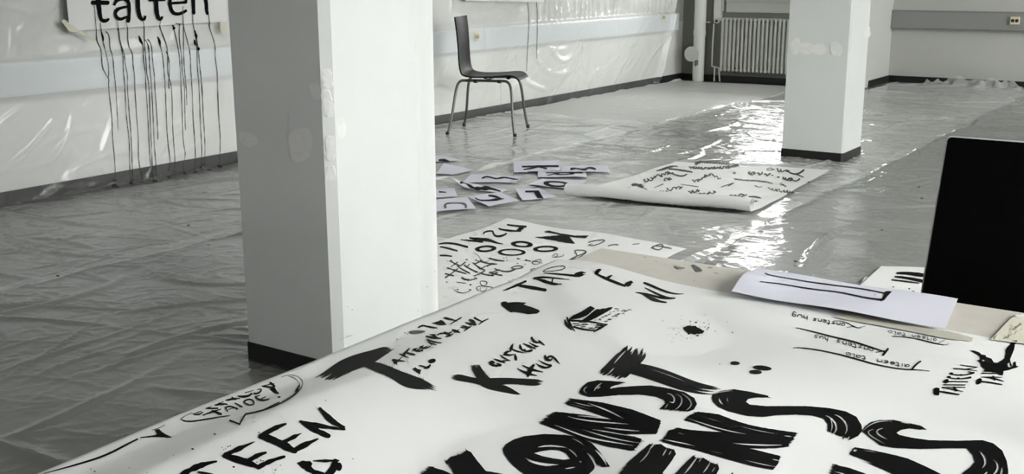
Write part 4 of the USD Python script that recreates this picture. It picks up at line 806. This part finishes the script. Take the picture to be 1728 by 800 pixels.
g = Ink(520, 510, 4.706).poly([(800, 240), (830, 228), (900, 227), (930, 234), (900, 248), (850, 256), (810, 252)], .1, 1).dots([(768, 247), (706, 298), (790, 256)], [5, 5, 4]); word(g, 'grey brushed O by the poster edge', ink_mid)
g = Ink(520, 510, 4.706).poly([(830, 536), (850, 520), (870, 534), (898, 540), (885, 572), (868, 556)], .1).line([(838, 530), (890, 572)], [8, 14, 6]).line([(884, 507), (912, 512), (942, 522)], [8, 10, 8]).line([(925, 528), (955, 518), (970, 500)], [10, 20, 10], .1).ring(985, 470, 30, 17, 0, 0, -15)
word(g, 'brush letters ALO beside the big T')
# -- big K, ONSTENS HUS
g = Ink(750, 560, 6.152).brush([(100, 452), (180, 452), (300, 480), (450, 488), (620, 484), (800, 492), (960, 498), (1046, 502)], [(90, 495), (180, 515), (320, 540), (460, 570), (600, 552), (740, 546), (900, 560), (1010, 552)], 18, (.06, .10), 0, 2.0).brush([(278, 362), (310, 430), (350, 490), (380, 520)], [(365, 350), (400, 410), (450, 470), (500, 505)], 16, (.12, .05), 0, 2.0).brush([(450, 500), (540, 548), (640, 570), (740, 622), (795, 653)], [(350, 535), (460, 592), (580, 620), (700, 645), (790, 655)], 12, (.02, .05), 0, 2.0)
g.fringe((275, 362), (365, 350), (-14, -16), 20, .5).fringe((120, 455), (110, 498), (-50, -2), 16, .5).fringe((395, 400), (470, 480), (18, -14), 14, .5).fringe((470, 590), (640, 625), (4, 14), 12, .7)
word(g, 'big dry-brushed letter K', ink_wash)
g = Ink(750, 560, 6.152).poly([(462, 325), (470, 308), (500, 304), (524, 318), (526, 328), (506, 335), (530, 345), (560, 342), (596, 345), (588, 364), (540, 368), (495, 360), (470, 345)], .15).line([(515, 285), (570, 305), (628, 325)], [6, 22, 8], .1).line([(578, 240), (620, 275), (682, 304)], [4, 16, 6]).line([(540, 330), (590, 345)], [8, 12, 5]).line([(600, 308), (680, 300)], [14, 6])
g.line([(622, 248), (640, 220), (680, 206)], [10, 30, 12], .1).line([(630, 235), (680, 246), (720, 238)], [22, 20, 8], .1).line([(732, 234), (738, 262), (746, 294)], [10, 28, 18], .1).line([(684, 205), (694, 170), (714, 126)], [14, 34, 4], .1).line([(700, 182), (780, 212), (852, 222)], [14, 14, 4])
g.line([(785, 138), (790, 165), (805, 185)], [10, 28, 12], .1).line([(795, 182), (850, 206), (905, 196)], [12, 16, 24], .1).line([(825, 180), (848, 202)], [6, 12, 6]).line([(818, 124), (880, 152), (948, 180)], [5, 24, 8], .1).line([(878, 110), (930, 142), (978, 156)], [4, 16, 6]).line([(895, 172), (975, 157)], [12, 5])
g.line([(908, 66), (930, 100), (985, 118)], [20, 28, 12], .1).line([(978, 92), (1010, 120), (1042, 142)], [12, 20, 4], .1)
word(g, 'brush letters ONSTENS beside the big K')
g = Ink(750, 560, 6.152).line([(758, 383), (840, 426), (958, 458)], [6, 30, 8], .1).line([(812, 352), (910, 394), (1022, 421)], [8, 24, 6], .1).line([(868, 462), (885, 410), (928, 350)], [24, 54, 22], .1).line([(952, 332), (1010, 366), (1060, 376), (1105, 355)], [5, 20, 18, 24], .1).line([(982, 298), (1040, 332), (1102, 352)], [4, 14, 20]).line([(1045, 254), (1060, 285), (1095, 300), (1120, 280)], [20, 34, 24, 10], .1).line([(1065, 278), (1110, 258), (1150, 285), (1198, 336)], [20, 18, 20, 6], .1)
word(g, 'brush letters HUS beside the big K')
# -- speech bubble with ELÄKÖÖN TAIDE!
g = Ink(70, 620, 3.84)
for p, w in (([(903, 338), (930, 349), (970, 352), (1050, 342), (1130, 328), (1222, 314)], [4, 7, 8, 8, 6, 3]), ([(905, 336), (930, 318), (975, 298)], [4, 3]), ([(1555, 65), (1610, 52), (1665, 64), (1692, 98), (1680, 140), (1640, 182), (1590, 215), (1500, 258), (1400, 290), (1325, 304)], [3, 3, 3, 4, 7, 8, 8, 9, 10, 9]), ([(1325, 304), (1303, 338), (1284, 374)], [9, 9]), ([(1286, 371), (1222, 347)], [9, 10]), ([(1600, 60), (1650, 80), (1674, 122), (1640, 172), (1560, 222)], [3, 3, 4, 3]), ([(1670, 120), (1650, 158)], [8, 14]), ([(1540, 230), (1450, 272)], [8, 6])): g.line(p, w)
word(g, 'outline of a speech bubble')
g = Ink(70, 620, 3.84)
for p, w in (([(1048, 312), (1110, 290), (1162, 274)], [7, 10, 6]), ([(1108, 284), (1162, 305)], [10, 15]), ([(1192, 263), (1225, 256), (1272, 272)], [8, 9, 8]), ([(1194, 262), (1206, 286)], [8, 8]), ([(1212, 276), (1246, 262)], [6, 5]), ([(1254, 234), (1300, 258)], [8, 9]), ([(1310, 228), (1345, 246)], [8, 9]), ([(1312, 228), (1335, 212), (1368, 216), (1378, 234), (1346, 246)], [8, 9, 9, 10, 7]), ([(1386, 192), (1402, 206), (1430, 214), (1472, 209)], [9, 11, 10, 8]), ([(1386, 194), (1414, 184)], [8, 6]), ([(1425, 206), (1452, 194)], [7, 6]), ([(1498, 140), (1516, 158), (1536, 172)], [26, 24, 8])): g.line(p, w, .08)
g.dots([(1540, 195)], 8)
word(g, 'brush letters TAIDE! inside the speech bubble')
g = Ink(70, 620, 3.84)
for p, w in (([(1435, 124), (1465, 128), (1500, 134)], [8, 10, 8]), ([(1484, 102), (1510, 124)], [14, 12]), ([(1440, 122), (1505, 108)], [5, 6]), ([(1378, 172), (1412, 165), (1425, 148), (1400, 146)], [10, 12, 9, 5]), ([(1275, 188), (1310, 192), (1345, 186), (1362, 172)], [8, 16, 12, 8]), ([(1320, 168), (1372, 152)], [5, 4]), ([(1195, 216), (1240, 208), (1285, 204)], [6, 13, 6]), ([(1235, 196), (1258, 212)], [7, 7]), ([(1128, 248), (1170, 240), (1205, 242)], [7, 12, 7]), ([(1150, 236), (1180, 225)], [6, 4]), ([(1068, 268), (1142, 268)], [7, 9]), ([(1072, 268), (1100, 256)], [6, 4]), ([(985, 303), (1015, 308), (1045, 294)], [7, 9, 7]), ([(1002, 298), (1035, 288)], [5, 5])): g.line(p, w, .08)
word(g, 'second word brushed along the rounded poster edge')
g = Ink(70, 620, 3.84).poly([(735, 408), (762, 402), (780, 420), (802, 436), (845, 454), (838, 459), (800, 456), (720, 454), (640, 461), (640, 456), (735, 442), (750, 436)], .1).line([(715, 409), (760, 396), (800, 377)], [3, 4, 3])
g.line([(18, 691), (80, 674), (150, 655), (300, 612), (430, 565), (530, 515), (622, 468)], [4, 7, 10, 12, 13, 12, 9])
word(g, 'long curved brush line at the near left edge')
g = Ink(70, 620, 3.84).dots([(980, 532), (1123, 435), (345, 678), (320, 662), (857, 572), (1245, 650), (1408, 425), (570, 654), (685, 684), (1517, 668)], [6, 5, 5, 4, 3, 5, 4, 3, 3, 4]); word(g, 'stray ink specks on the left half')
# -- TEEN lower left
g = Ink(300, 670, 5.4).line([(1296, 110), (1360, 180), (1430, 238), (1516, 278)], [24, 50, 44, 24], .1).line([(1118, 226), (1250, 258), (1400, 284), (1518, 298)], [22, 44, 30, 20], .1).line([(1140, 240), (1270, 312), (1372, 358)], [26, 56, 40], .12)
word(g, 'brush letter N of the word at lower left')
g = Ink(300, 670, 5.4).line([(760, 362), (880, 402), (1000, 462), (1072, 500)], [50, 58, 62, 36], .12).line([(775, 352), (880, 292), (985, 250)], [46, 44, 16], .15).line([(960, 420), (1050, 372), (1128, 334)], [44, 40, 8], .2).line([(1055, 495), (1160, 440), (1278, 386)], [48, 46, 12], .12)
word(g, 'brush letter E next to the N')
g = Ink(300, 670, 5.4).line([(424, 540), (540, 572), (660, 612), (742, 645)], [34, 62, 52, 26], .12).line([(440, 530), (560, 475), (700, 412)], [46, 36, 12], .2).line([(640, 592), (720, 542), (800, 512)], [36, 38, 20], .25).line([(735, 645), (840, 592), (970, 549)], [36, 40, 20], .15)
g.splat((480, 490), 40, 14, 4).splat((700, 580), 45, 20, 4).splat((830, 640), 60, 14, 3)
word(g, 'ragged brush letter E at lower left')
g = Ink(300, 670, 5.4).line([(20, 735), (70, 695), (180, 640), (352, 592)], [40, 50, 46, 18], .15).line([(190, 690), (250, 700), (330, 720)], [18, 26, 30], .1)
word(g, 'letter T cut by the bottom of the picture')
g = Ink(300, 670, 5.4).poly([(1088, 605), (1140, 585), (1208, 590), (1224, 610), (1215, 640), (1250, 668), (1330, 690), (1400, 800), (1340, 800), (1240, 705), (1180, 682), (1160, 665), (1120, 635)], .4).line([(1238, 586), (1340, 586), (1466, 584)], [8, 30, 14], .1).line([(1435, 590), (1420, 650), (1350, 730)], [50, 64, 66], .1).ring(1470, 640, 26, 38, 0, 0)
g.dots([(338, 342), (135, 478), (510, 640), (738, 325), (890, 668), (1348, 35), (1595, 568)], [9, 10, 9, 5, 6, 5, 5])
word(g, 'angular letter A at the bottom')
# -- large KONSTENS HUS lettering
c3, c4b, c5b = (900, 560, 3.3326), (1298, 560, 3.3326), (690, 560, 3.3326)
g = Ink(*c3).brush([(515, 78), (480, 118), (430, 170), (395, 205), (350, 240)], [(650, 80), (625, 150), (585, 195), (540, 240), (500, 276)], 20, (.30, .14), .06, 1.45).brush([(575, 180), (640, 190), (760, 225), (880, 272), (1066, 318)], [(525, 232), (600, 250), (720, 290), (850, 332), (1004, 354)], 14, (.03, .22), 0, 1.6)
g.gap([(640, 205), (760, 245), (900, 300)], 3.5).gap([(455, 180), (480, 150), (520, 108)], 6).gap([(420, 240), (455, 205)], 5)
word(g, 'large brush letter T of the main lettering')
g = Ink(*c3).poly([(520, 286), (470, 300), (438, 312), (430, 322), (480, 314), (560, 308), (660, 304), (760, 320), (850, 342), (905, 375), (920, 408), (902, 440), (870, 452), (800, 440), (712, 434), (742, 405), (735, 385), (690, 366), (600, 355), (480, 358), (380, 367), (310, 368), (270, 354), (258, 340), (275, 312), (305, 286), (360, 275), (430, 278)], .1)
g.fringe((712, 434), (870, 450), (-14, 8), 18, 1.1).fringe((470, 282), (480, 300), (45, -2), 6, 1.).gap([(752, 350), (790, 370), (792, 395), (765, 395)], 7).gap([(800, 352), (835, 380), (828, 412), (800, 438)], 6).gap([(835, 350), (880, 385), (888, 410), (862, 442)], 6).gap([(385, 290), (355, 315), (342, 335)], 6).gap([(378, 310), (360, 322)], 6).gap([(305, 310), (285, 330), (300, 348)], 5).gap([(760, 405), (740, 432)], 4)
word(g, 'large brush letter S at the start of the lower stroke row')
g = Ink(*c3).poly([(222, 378), (380, 398), (560, 440), (716, 500), (706, 540), (690, 578), (520, 578), (610, 605), (598, 630), (582, 650), (555, 672), (420, 648), (290, 610), (160, 562), (40, 518), (90, 480), (130, 452), (300, 470), (436, 492), (300, 445), (185, 410)], .15)
g.fringe((185, 408), (222, 378), (-20, -8), 8, 1.6).fringe((40, 520), (130, 452), (-30, -4), 16, 1.6).fringe((716, 502), (692, 578), (10, 2), 10, 1.6).fringe((610, 606), (556, 672), (22, 6), 10, 1.6)
for p, w in (([(120, 527), (210, 560), (300, 592), (420, 618), (560, 642)], 8), ([(275, 550), (370, 580), (470, 605), (600, 628)], 6), ([(335, 552), (420, 565), (560, 590)], 5), ([(400, 540), (500, 552), (612, 562)], 6), ([(195, 478), (300, 500), (420, 512), (535, 522)], 6), ([(250, 475), (340, 482), (440, 494)], 5), ([(310, 405), (420, 445), (505, 490)], 7), ([(225, 398), (280, 412), (340, 422)], 4), ([(205, 408), (260, 422), (320, 440)], 3)): g.gap(p, w)
word(g, 'large brush letter N of the upper row')
a = np.linspace(0, 2*np.pi, 40, endpoint=False)
g = Ink(*c5b).poly([(528, 662), (545, 635), (590, 608), (650, 590), (760, 577), (880, 582), (960, 595), (1030, 630), (1085, 690), (1128, 760), (1090, 764), (1050, 740), (1042, 775), (1000, 815), (900, 850), (780, 850), (690, 830), (625, 785), (575, 745), (540, 700)], .1)
hole = Polygon(Ink(*c5b).at([(705, 685), (745, 674), (800, 666), (845, 669), (885, 686), (908, 718), (870, 722), (810, 714), (750, 702)])); g.cut.append(hole)
g.fringe((1128, 758), (1050, 742), (4, 14), 10, 1.3).fringe((1128, 758), (1080, 690), (6, 10), 6, 1.)
for p, w in (([(728, 652), (780, 644), (850, 647), (890, 655)], 7), ([(895, 660), (925, 680), (945, 706)], 7), ([(655, 712), (720, 738), (780, 748), (840, 750)], 9), ([(670, 728), (730, 748), (800, 758)], 4), ([(915, 600), (955, 618), (985, 640)], 5), ([(1003, 684), (1035, 720), (1052, 770)], 10), ([(1048, 668), (1085, 705), (1112, 752)], 8), ([(880, 772), (910, 768), (938, 762)], 6), ([(536, 690), (580, 750), (640, 796)], 4), ([(1010, 610), (1060, 655), (1100, 715)], 4), ([(960, 732), (970, 734)], 7)): g.gap(p, w)
word(g, 'large round brush letter O')
g = Ink(*c5b).poly([(208, 732), (238, 706), (300, 688), (325, 668), (350, 680), (390, 735), (432, 785), (520, 800), (620, 830), (620, 880), (240, 880), (250, 800), (228, 765)], .15).poly([(70, 802), (128, 762), (200, 784), (262, 812), (220, 880), (20, 880)], .15)
g.fringe((208, 735), (325, 670), (-8, -16), 16, 1.3).fringe((75, 802), (130, 762), (-24, -4), 10, 1.3).gap([(222, 745), (245, 790), (262, 830)], 4)
word(g, 'large brush letter K at the bottom')
g = Ink(*c3).poly([(480, 812), (540, 730), (600, 680), (655, 632), (664, 640), (650, 668), (690, 636), (716, 634), (750, 655), (790, 664), (802, 690), (770, 740), (728, 795), (760, 870), (440, 870)], .2)
g.fringe((655, 634), (800, 672), (8, -12), 14, 1.3).fringe((490, 800), (530, 740), (-16, 6), 8, 1.2).gap([(600, 735), (635, 700), (660, 655)], 6).gap([(728, 700), (750, 660)], 6).gap([(762, 695), (776, 672)], 5)
word(g, 'first large brush stroke of the letter E at the bottom')
g = Ink(*c3).poly([(785, 815), (850, 745), (898, 700), (916, 712), (930, 716), (960, 712), (990, 735), (1040, 752), (1044, 775), (1010, 840), (1000, 880), (720, 880)], .2)
g.fringe((898, 702), (1040, 755), (8, -12), 14, 1.3).gap([(850, 800), (885, 760), (920, 708)], 8).gap([(955, 795), (975, 770), (995, 735)], 6).gap([(1005, 790), (1022, 765)], 5).gap([(930, 735), (945, 715)], 4)
g.poly([(1100, 830), (1118, 792), (1124, 800), (1130, 830)])
word(g, 'second large brush stroke of the letter E at the bottom')
g = Ink(1020, 700, 4.547).poly([(612, 45), (655, 8), (723, -20), (800, -10), (880, 0), (980, 40), (1090, 75), (1200, 100), (1340, 122), (1472, 140), (1462, 165), (1420, 210), (1408, 250), (1300, 262), (1112, 262), (1230, 290), (1350, 320), (1332, 380), (1292, 426), (1150, 400), (1020, 365), (860, 322), (740, 285), (650, 262), (540, 240), (445, 210), (490, 125), (570, 104), (660, 120), (780, 130), (902, 136), (780, 95), (690, 65)], .15)
g.fringe((612, 48), (720, -20), (-24, -8), 12, 1.6).fringe((447, 208), (575, 104), (-30, -6), 18, 1.6).fringe((1470, 142), (1408, 250), (22, 2), 14, 1.6).fringe((1350, 322), (1292, 424), (14, 4), 10, 1.6)
for p, w in (([(640, 30), (760, 70), (900, 112), (1080, 150)], 8), ([(460, 195), (560, 212), (690, 242)], 8), ([(990, 222), (1150, 234), (1360, 236)], 8), ([(1080, 350), (1200, 380), (1312, 402)], 6), ([(810, 280), (860, 292), (905, 300)], 3), ([(1040, 90), (1180, 125), (1330, 150)], 4), ([(560, 140), (610, 155)], 4), ([(740, 15), (830, 40), (910, 62)], 3.5), ([(1290, 345), (1340, 355)], 6), ([(1380, 165), (1440, 172)], 6)): g.gap(p, w)
word(g, 'large brush letter N in the middle of the lower row')
def j(c, pts): return [tuple(Ink(*c).at(p)) for p in pts]
g = Ink().poly(j(c3, [(1003, 372), (1008, 352), (1060, 334), (1130, 325), (1220, 340), (1322, 362), (1320, 372), (1250, 372), (1208, 380), (1195, 396), (1218, 412), (1300, 420)])+j(c4b, [(80, 420), (200, 420), (330, 430), (430, 450), (490, 480), (518, 525), (522, 560), (500, 588), (455, 610), (440, 600), (392, 588), (360, 572), (328, 560), (330, 520), (305, 490), (240, 473), (150, 468), (40, 472)])+j(c3, [(1290, 482), (1200, 475), (1100, 450), (1040, 425), (1010, 395)]), .08)
g2 = Ink(*c4b); g2.fringe((328, 558), (455, 608), (-10, 14), 18, 1.2).gap([(368, 468), (415, 495), (437, 535), (428, 575)], 8).gap([(318, 474), (360, 500), (378, 540), (358, 578)], 8).gap([(343, 488), (354, 530), (345, 566)], 5).gap([(455, 590), (440, 606)], 6).gap([(420, 585), (405, 600)], 4)
g3 = Ink(*c3).fringe((1300, 362), (1322, 372), (30, 8), 6, 1.).gap([(1045, 375), (1052, 395), (1065, 410)], 7).gap([(1092, 372), (1090, 385), (1098, 398)], 4).gap([(1015, 352), (1060, 340), (1120, 334)], 2.5)
g.g += g2.g+g3.g; g.cut += g2.cut+g3.cut
word(g, 'long wavy brush letter S in the middle')
g = Ink(*c4b).poly([(520, 560), (540, 535), (570, 512), (620, 499), (700, 498), (780, 515), (850, 530), (882, 550), (850, 553), (790, 545), (740, 555), (716, 570), (730, 582), (800, 598), (900, 612), (1050, 615), (1200, 612), (1260, 630), (1310, 670), (1336, 730), (1344, 780), (1344, 870), (1060, 870), (1090, 795), (1130, 765), (1157, 735), (1145, 695), (1112, 658), (1000, 658), (850, 662), (700, 655), (620, 640), (570, 605)], .08)
g.fringe((850, 532), (880, 552), (14, 4), 6, 1.)
for p, w in (([(640, 545), (606, 566), (628, 588), (662, 606)], 7), ([(585, 552), (558, 568), (580, 592), (650, 634)], 6), ([(528, 560), (570, 525), (620, 507), (690, 506)], 4), ([(528, 566), (565, 598), (620, 636)], 3), ([(1183, 674), (1208, 705), (1216, 738), (1200, 766)], 10), ([(1262, 722), (1284, 750), (1282, 780), (1250, 812)], 9), ([(1308, 765), (1308, 790), (1290, 830)], 8), ([(740, 510), (790, 520)], 3), ([(1230, 790), (1210, 805)], 6)): g.gap(p, w)
word(g, 'wavy brush letter S at lower right')
g = Ink(*c4b).poly([(455, 690), (458, 678), (482, 652), (560, 665), (680, 690), (780, 715), (880, 760), (965, 802), (1040, 870), (860, 870), (700, 803), (560, 742), (470, 705)], .12).poly([(350, 805), (372, 750), (450, 768), (540, 800), (640, 850), (650, 880), (300, 880)], .15)
g.fringe((456, 690), (482, 654), (-12, -6), 7, 1.5).fringe((352, 800), (374, 750), (-22, -6), 10, 1.5).gap([(462, 698), (520, 722), (580, 742)], 6).gap([(475, 672), (492, 668)], 9).gap([(370, 790), (450, 812), (520, 850)], 6).gap([(530, 668), (610, 682)], 3)
word(g, 'brush letter strokes cut by the bottom right of the picture')
# -- ink dots
g = Ink(900, 420, 3.3326).ring(900, 458, 56, 18, 0, 0, 10).poly([(845, 450), (865, 434), (915, 436), (925, 446), (960, 462), (948, 478), (900, 484), (860, 470)], .6)
g.splat((905, 458), 50, 40, 2.4).splat((905, 458), 90, 30, 1.6).dots([(1120, 472), (960, 376), (1090, 412), (915, 416), (925, 490), (985, 445), (875, 480)], [4, 2, 2, 5, 5, 4, 6])
word(g, 'spattered black blot in the middle of the poster')
g = Ink(900, 420, 3.3326).ring(1135, 645, 27, 10, 0, 0, 3).ring(1250, 695, 35, 12, 0, 0, 3).ring(1288, 672, 52, 13, 0, 0, 6).line([(1240, 664), (1290, 660)], [4, 8, 3]).dots([(1048, 650)], 3)
word(g, 'three black dots')
# -- upside-down handwriting on the right
g = Ink(1320, 490, 5.0)
g.text([(535, 282), (400, 258), (250, 232)], 'onstens', 36, 6).text([(215, 216), (140, 206), (72, 192)], 'hug', 36, 6).line([(440, 258), (520, 268), (570, 288), (605, 308), (665, 320)], [3, 5, 6, 6, 4]).line([(545, 316), (612, 305)], 4).line([(636, 322), (700, 304)], 4)
word(g, 'small cursive words Konstens hus, upper line')
g = Ink(1320, 490, 5.0).line([(115, 319), (240, 346), (430, 395), (600, 436), (760, 486), (870, 522)], [4, 9, 11, 13, 11, 9]).line([(852, 548), (892, 498)], [18, 16]).line([(792, 526), (862, 514)], 7)
g.text([(775, 494), (600, 452), (450, 414)], 'onstens', 36, 6).text([(392, 399), (262, 376)], 'hus', 34, 6)
word(g, 'small handwriting Konstens hus under a long stroke')
g = Ink(1320, 490, 5.0).line([(92, 490), (180, 490), (400, 525), (600, 575), (800, 630), (1000, 666), (1100, 672), (1244, 684)], [4, 9, 9, 11, 10, 9, 9, 4]).line([(1098, 667), (1130, 630), (1168, 603)], [13, 14, 12])
g.text([(1078, 632), (930, 604), (792, 578)], 'aiteen', 36, 6).text([(712, 562), (620, 544), (528, 522)], 'talo', 34, 6)
word(g, 'small handwriting Taiteen talo on a long stroke')
g = Ink(1320, 490, 5.0).line([(928, 390), (1050, 398), (1150, 415), (1250, 440), (1320, 456), (1370, 463), (1406, 454)], [4, 6, 7, 8, 8, 6, 4]).line([(1308, 454), (1372, 422)], 4)
g.text([(1308, 414), (1200, 392), (1085, 372)], 'aiteen', 28, 5).text([(1046, 366), (885, 340)], 'talo', 28, 5)
word(g, 'small cursive words Taiteen talo by the taped edge')
# -- TAITEEN TALO on its side with the splash figure
g = Ink(1440, 530, 5.0).poly([(675, 665), (682, 632), (700, 622), (725, 628), (728, 652), (720, 690), (686, 686)], .15).line([(720, 655), (800, 668), (892, 683)], [10, 16, 9]).line([(750, 625), (850, 640), (924, 657)], [4, 10, 5]).line([(748, 620), (850, 622), (944, 622)], [4, 9, 6]).line([(848, 622), (866, 646)], [16, 22]).line([(762, 600), (942, 602)], [9, 8]).poly([(754, 575), (778, 554), (802, 552), (804, 580), (780, 590)], .15).line([(798, 572), (965, 575)], [8, 9])
g.dots([(806, 534), (826, 505), (886, 545), (906, 516)], [13, 13, 9, 8]).line([(800, 538), (870, 550), (930, 548), (988, 538)], [8, 8, 10, 16]).line([(826, 510), (910, 519), (970, 512), (1016, 498)], [8, 9, 10, 16]).line([(970, 490), (1012, 500)], [6, 12]).line([(902, 432), (980, 444), (1050, 452)], [5, 9, 4]).line([(848, 464), (950, 470), (1045, 483)], [9, 8, 4]).line([(940, 472), (1048, 452)], [10, 5])
word(g, 'narrow brush letters TAITEEN reading upward')
g = Ink(1440, 530, 5.0).poly([(1036, 590), (1040, 558), (1068, 544), (1086, 554), (1076, 586), (1050, 598)], .15).line([(1075, 572), (1160, 582), (1252, 598)], [12, 12, 9]).line([(1082, 535), (1180, 546), (1272, 573)], [4, 13, 4]).line([(1082, 534), (1255, 538)], [4, 9, 5]).line([(1180, 530), (1192, 556)], [14, 18]).line([(1086, 503), (1222, 505)], [9, 8])
word(g, 'narrow brush letters TAL reading upward')
g = Ink(1440, 530, 5.0).poly([(988, 312), (1010, 310), (1060, 325), (1080, 345), (1115, 350), (1120, 365), (1165, 380), (1185, 412), (1215, 416), (1250, 395), (1275, 378), (1284, 340), (1283, 310), (1300, 280), (1320, 265), (1340, 228), (1386, 226), (1362, 262), (1357, 300), (1345, 330), (1322, 385), (1326, 410), (1336, 440), (1346, 445), (1348, 412), (1368, 404), (1374, 440), (1396, 448), (1310, 476), (1265, 485), (1262, 520), (1225, 515), (1225, 500), (1150, 492), (1095, 490), (1110, 470), (1080, 445), (1070, 412), (1044, 396), (1072, 385), (1065, 360), (1030, 335)], .12)
g.cut += [Polygon(Ink(1440, 530, 5.0).at([(1082, 392), (1098, 388), (1112, 398), (1094, 404)])), Polygon(Ink(1440, 530, 5.0).at([(1302, 420), (1318, 412), (1322, 440), (1338, 448), (1312, 454), (1302, 440)]))]
word(g, 'black splash figure with two raised limbs')
# tape on the poster edge and on the table
tp = thing('tape_strip', 'long yellowed strip of tape holding the far edge of the table poster', 'tape')
def drape(poly, lift):
    return flat(poly, lambda p: onp_far(p, lift), 6)
def onp_far(p, lift):
    q = plane(p, 2, TZ+.006)
    for _ in range(6):
        h = np.where(q[:, 1] < yfar(q[:, 0]), ptop(q[:, 0], q[:, 1]), TZ+.0005+np.clip(ptop(q[:, 0], np.minimum(q[:, 1], yfar(q[:, 0])))-TZ, 0, .02)*np.exp(-(q[:, 1]-yfar(q[:, 0]))/.012)); d = rays(p); q = CAM+d*((h+lift-H)/d[:, 2])[:, None]
    return q
g = Ink().poly([(1410, 534), (1424, 529), (1500, 541), (1560, 552), (1610, 561), (1642, 570), (1640, 576), (1600, 572), (1520, 556), (1412, 537)], .3)
obj('tape', drape(g, .0016), tape_mat2, tp)
tp2 = thing('tape_strip', 'cream tape piece with torn top edge at the right side of the table', 'tape')
g = Ink().poly([(1706, 537), (1713, 533), (1720, 534), (1728, 532), (1790, 540), (1780, 590), (1728, 580), (1671, 573)], .2); obj('tape', drape(g, .0022), tape_mat, tp2)
g = Ink(1440, 530, 5.0).zig([(1275, 185), (1300, 200), (1310, 170)], 18, 3, 12).line([(1320, 95), (1340, 105), (1325, 130), (1335, 160), (1300, 190)], 3).zig([(1350, 130), (1380, 110), (1415, 80)], 18, 3, 10).line([(1360, 170), (1380, 140)], 3); obj('pencil_scribble', flat(g, lambda p: onp_far(p, .0030), 6), ink_mid, tp2)
g = Ink().poly([(1712, 532.5), (1716, 530.5), (1722, 531.5), (1728, 529.5), (1760, 534), (1760, 537), (1728, 534), (1716, 535)], .2); obj('torn_edge', flat(g, lambda p: onp_far(p, .0032), 6), paper, tp2, label='white torn edge')
# loose lilac sheet on the far edge of the table
LQ = np.array([on(1275, 458, 2, TZ+.004), on(1616, 510, 2, TZ+.004), on(1594.5, 558.5, 2, TZ+.008), on(1234, 497, 2, TZ+.008)])
def lz(u, v): return TZ+.0095+.003*u+.010*np.exp(-(v/.16)**2)*np.sin(np.pi*np.clip(u, 0, 1)*.9)**2+.0015*np.sin(v*9+u*3)
def lsheet(u, v):
    xy = (LQ[0, :2]*(1-v[..., None])+LQ[1, :2]*v[..., None])*(1-u[..., None])+(LQ[3, :2]*(1-v[..., None])+LQ[2, :2]*v[..., None])*u[..., None]
    return np.concatenate([xy, lz(u, v)[..., None]], -1)
u, v = np.meshgrid(np.linspace(0, 1, 24), np.linspace(0, 1, 44), indexing='ij'); Vl = lsheet(u, v)
if np.cross(Vl[1, 0]-Vl[0, 0], Vl[0, 1]-Vl[0, 0])[2] < 0: Vl = Vl[:, ::-1]
ls = thing('paper_sheet', 'lilac-white sheet with a ruled black bar outline on the far table edge', 'paper'); obj('sheet', slab(Vl, .0004), paper_thin, ls, True)
LF = trimesh.Trimesh(*grid(Vl), process=False)
from scipy.interpolate import LinearNDInterpolator
lint = LinearNDInterpolator(Vl[..., :2].reshape(-1, 2), Vl[..., 2].ravel(), fill_value=TZ+.008)
def onl(p):
    z = np.full(len(p), TZ+.01); d = rays(p)
    for _ in range(6):
        q = CAM+d*((z-H)/d[:, 2])[:, None]; z = lint(q[:, 0], q[:, 1])
    return np.c_[q[:, :2], z+.0009]
g = Ink(1230, 440, 5.236).line([(320, 113), (400, 138), (520, 158), (670, 184), (830, 207), (960, 224), (1100, 241), (1250, 265), (1375, 291)], [6, 7, 6, 8, 10, 8, 9, 8, 7], .06).line([(275, 188), (360, 198), (450, 208), (620, 236), (800, 262), (960, 280), (1150, 318), (1345, 346)], [6, 9, 8, 10, 9, 11, 11, 12], .06).poly([(1385, 272), (1440, 277), (1425, 290), (1375, 350), (1335, 362), (1345, 342), (1370, 305)], .3).dots([(1290, 306)], 4)
pieces('ink_outline', g, onl, ink_mat, ls, 6)
# black monitor on a stand behind the table, on a low stool hidden by the table
st = thing('side_stool', 'low grey stool behind the table carrying the black monitor', 'stool')
obj('seat', box(-.46, .2, 1.90, 2.28, .40, .425, .004), table_mat, st)
for x in (-.42, .16):
    for y in (1.94, 2.24): obj('leg', tube([(x, y, .0), (x, y, .40)], .014, 12), metal, st)
mo = thing('monitor', 'black flat screen with thin pale rim behind the right end of the table', 'monitor')
ML, MTILT = .40, math.radians(19.15)
mo_x0 = -.442
up = np.array([0, math.sin(MTILT), math.cos(MTILT)]); org = np.array([mo_x0, 1.95-.08*math.tan(MTILT), .611])
def panel(x0, x1, z0, z1, r, t0, t1):
    pg = Polygon([(x0+r, z0+r), (x1-r, z0+r), (x1-r, z1-r), (x0+r, z1-r)]).buffer(r, 10)
    m = trimesh.creation.extrude_polygon(pg, t1-t0); v = m.vertices.copy(); nn = np.array([0, math.cos(MTILT), -math.sin(MTILT)])
    m.vertices = org+v[:, :1]*np.array([1., 0, 0])+v[:, 1:2]*up+(v[:, 2:]+t0)*nn; return m
obj('housing', panel(0, .62, 0, ML-.026, .009, .0, .022), alu, mo, 30, label='pale metal rim and back')
obj('screen', panel(.003, .617, .003, ML-.029, .007, -.0012, .0005), screen_mat, mo, 30)
obj('stand', cat_(box(-.21, -.08, 2.03, 2.05, .432, .75, .003), box(-.25, -.04, 1.98, 2.20, .425, .434, .003)), alu, mo)
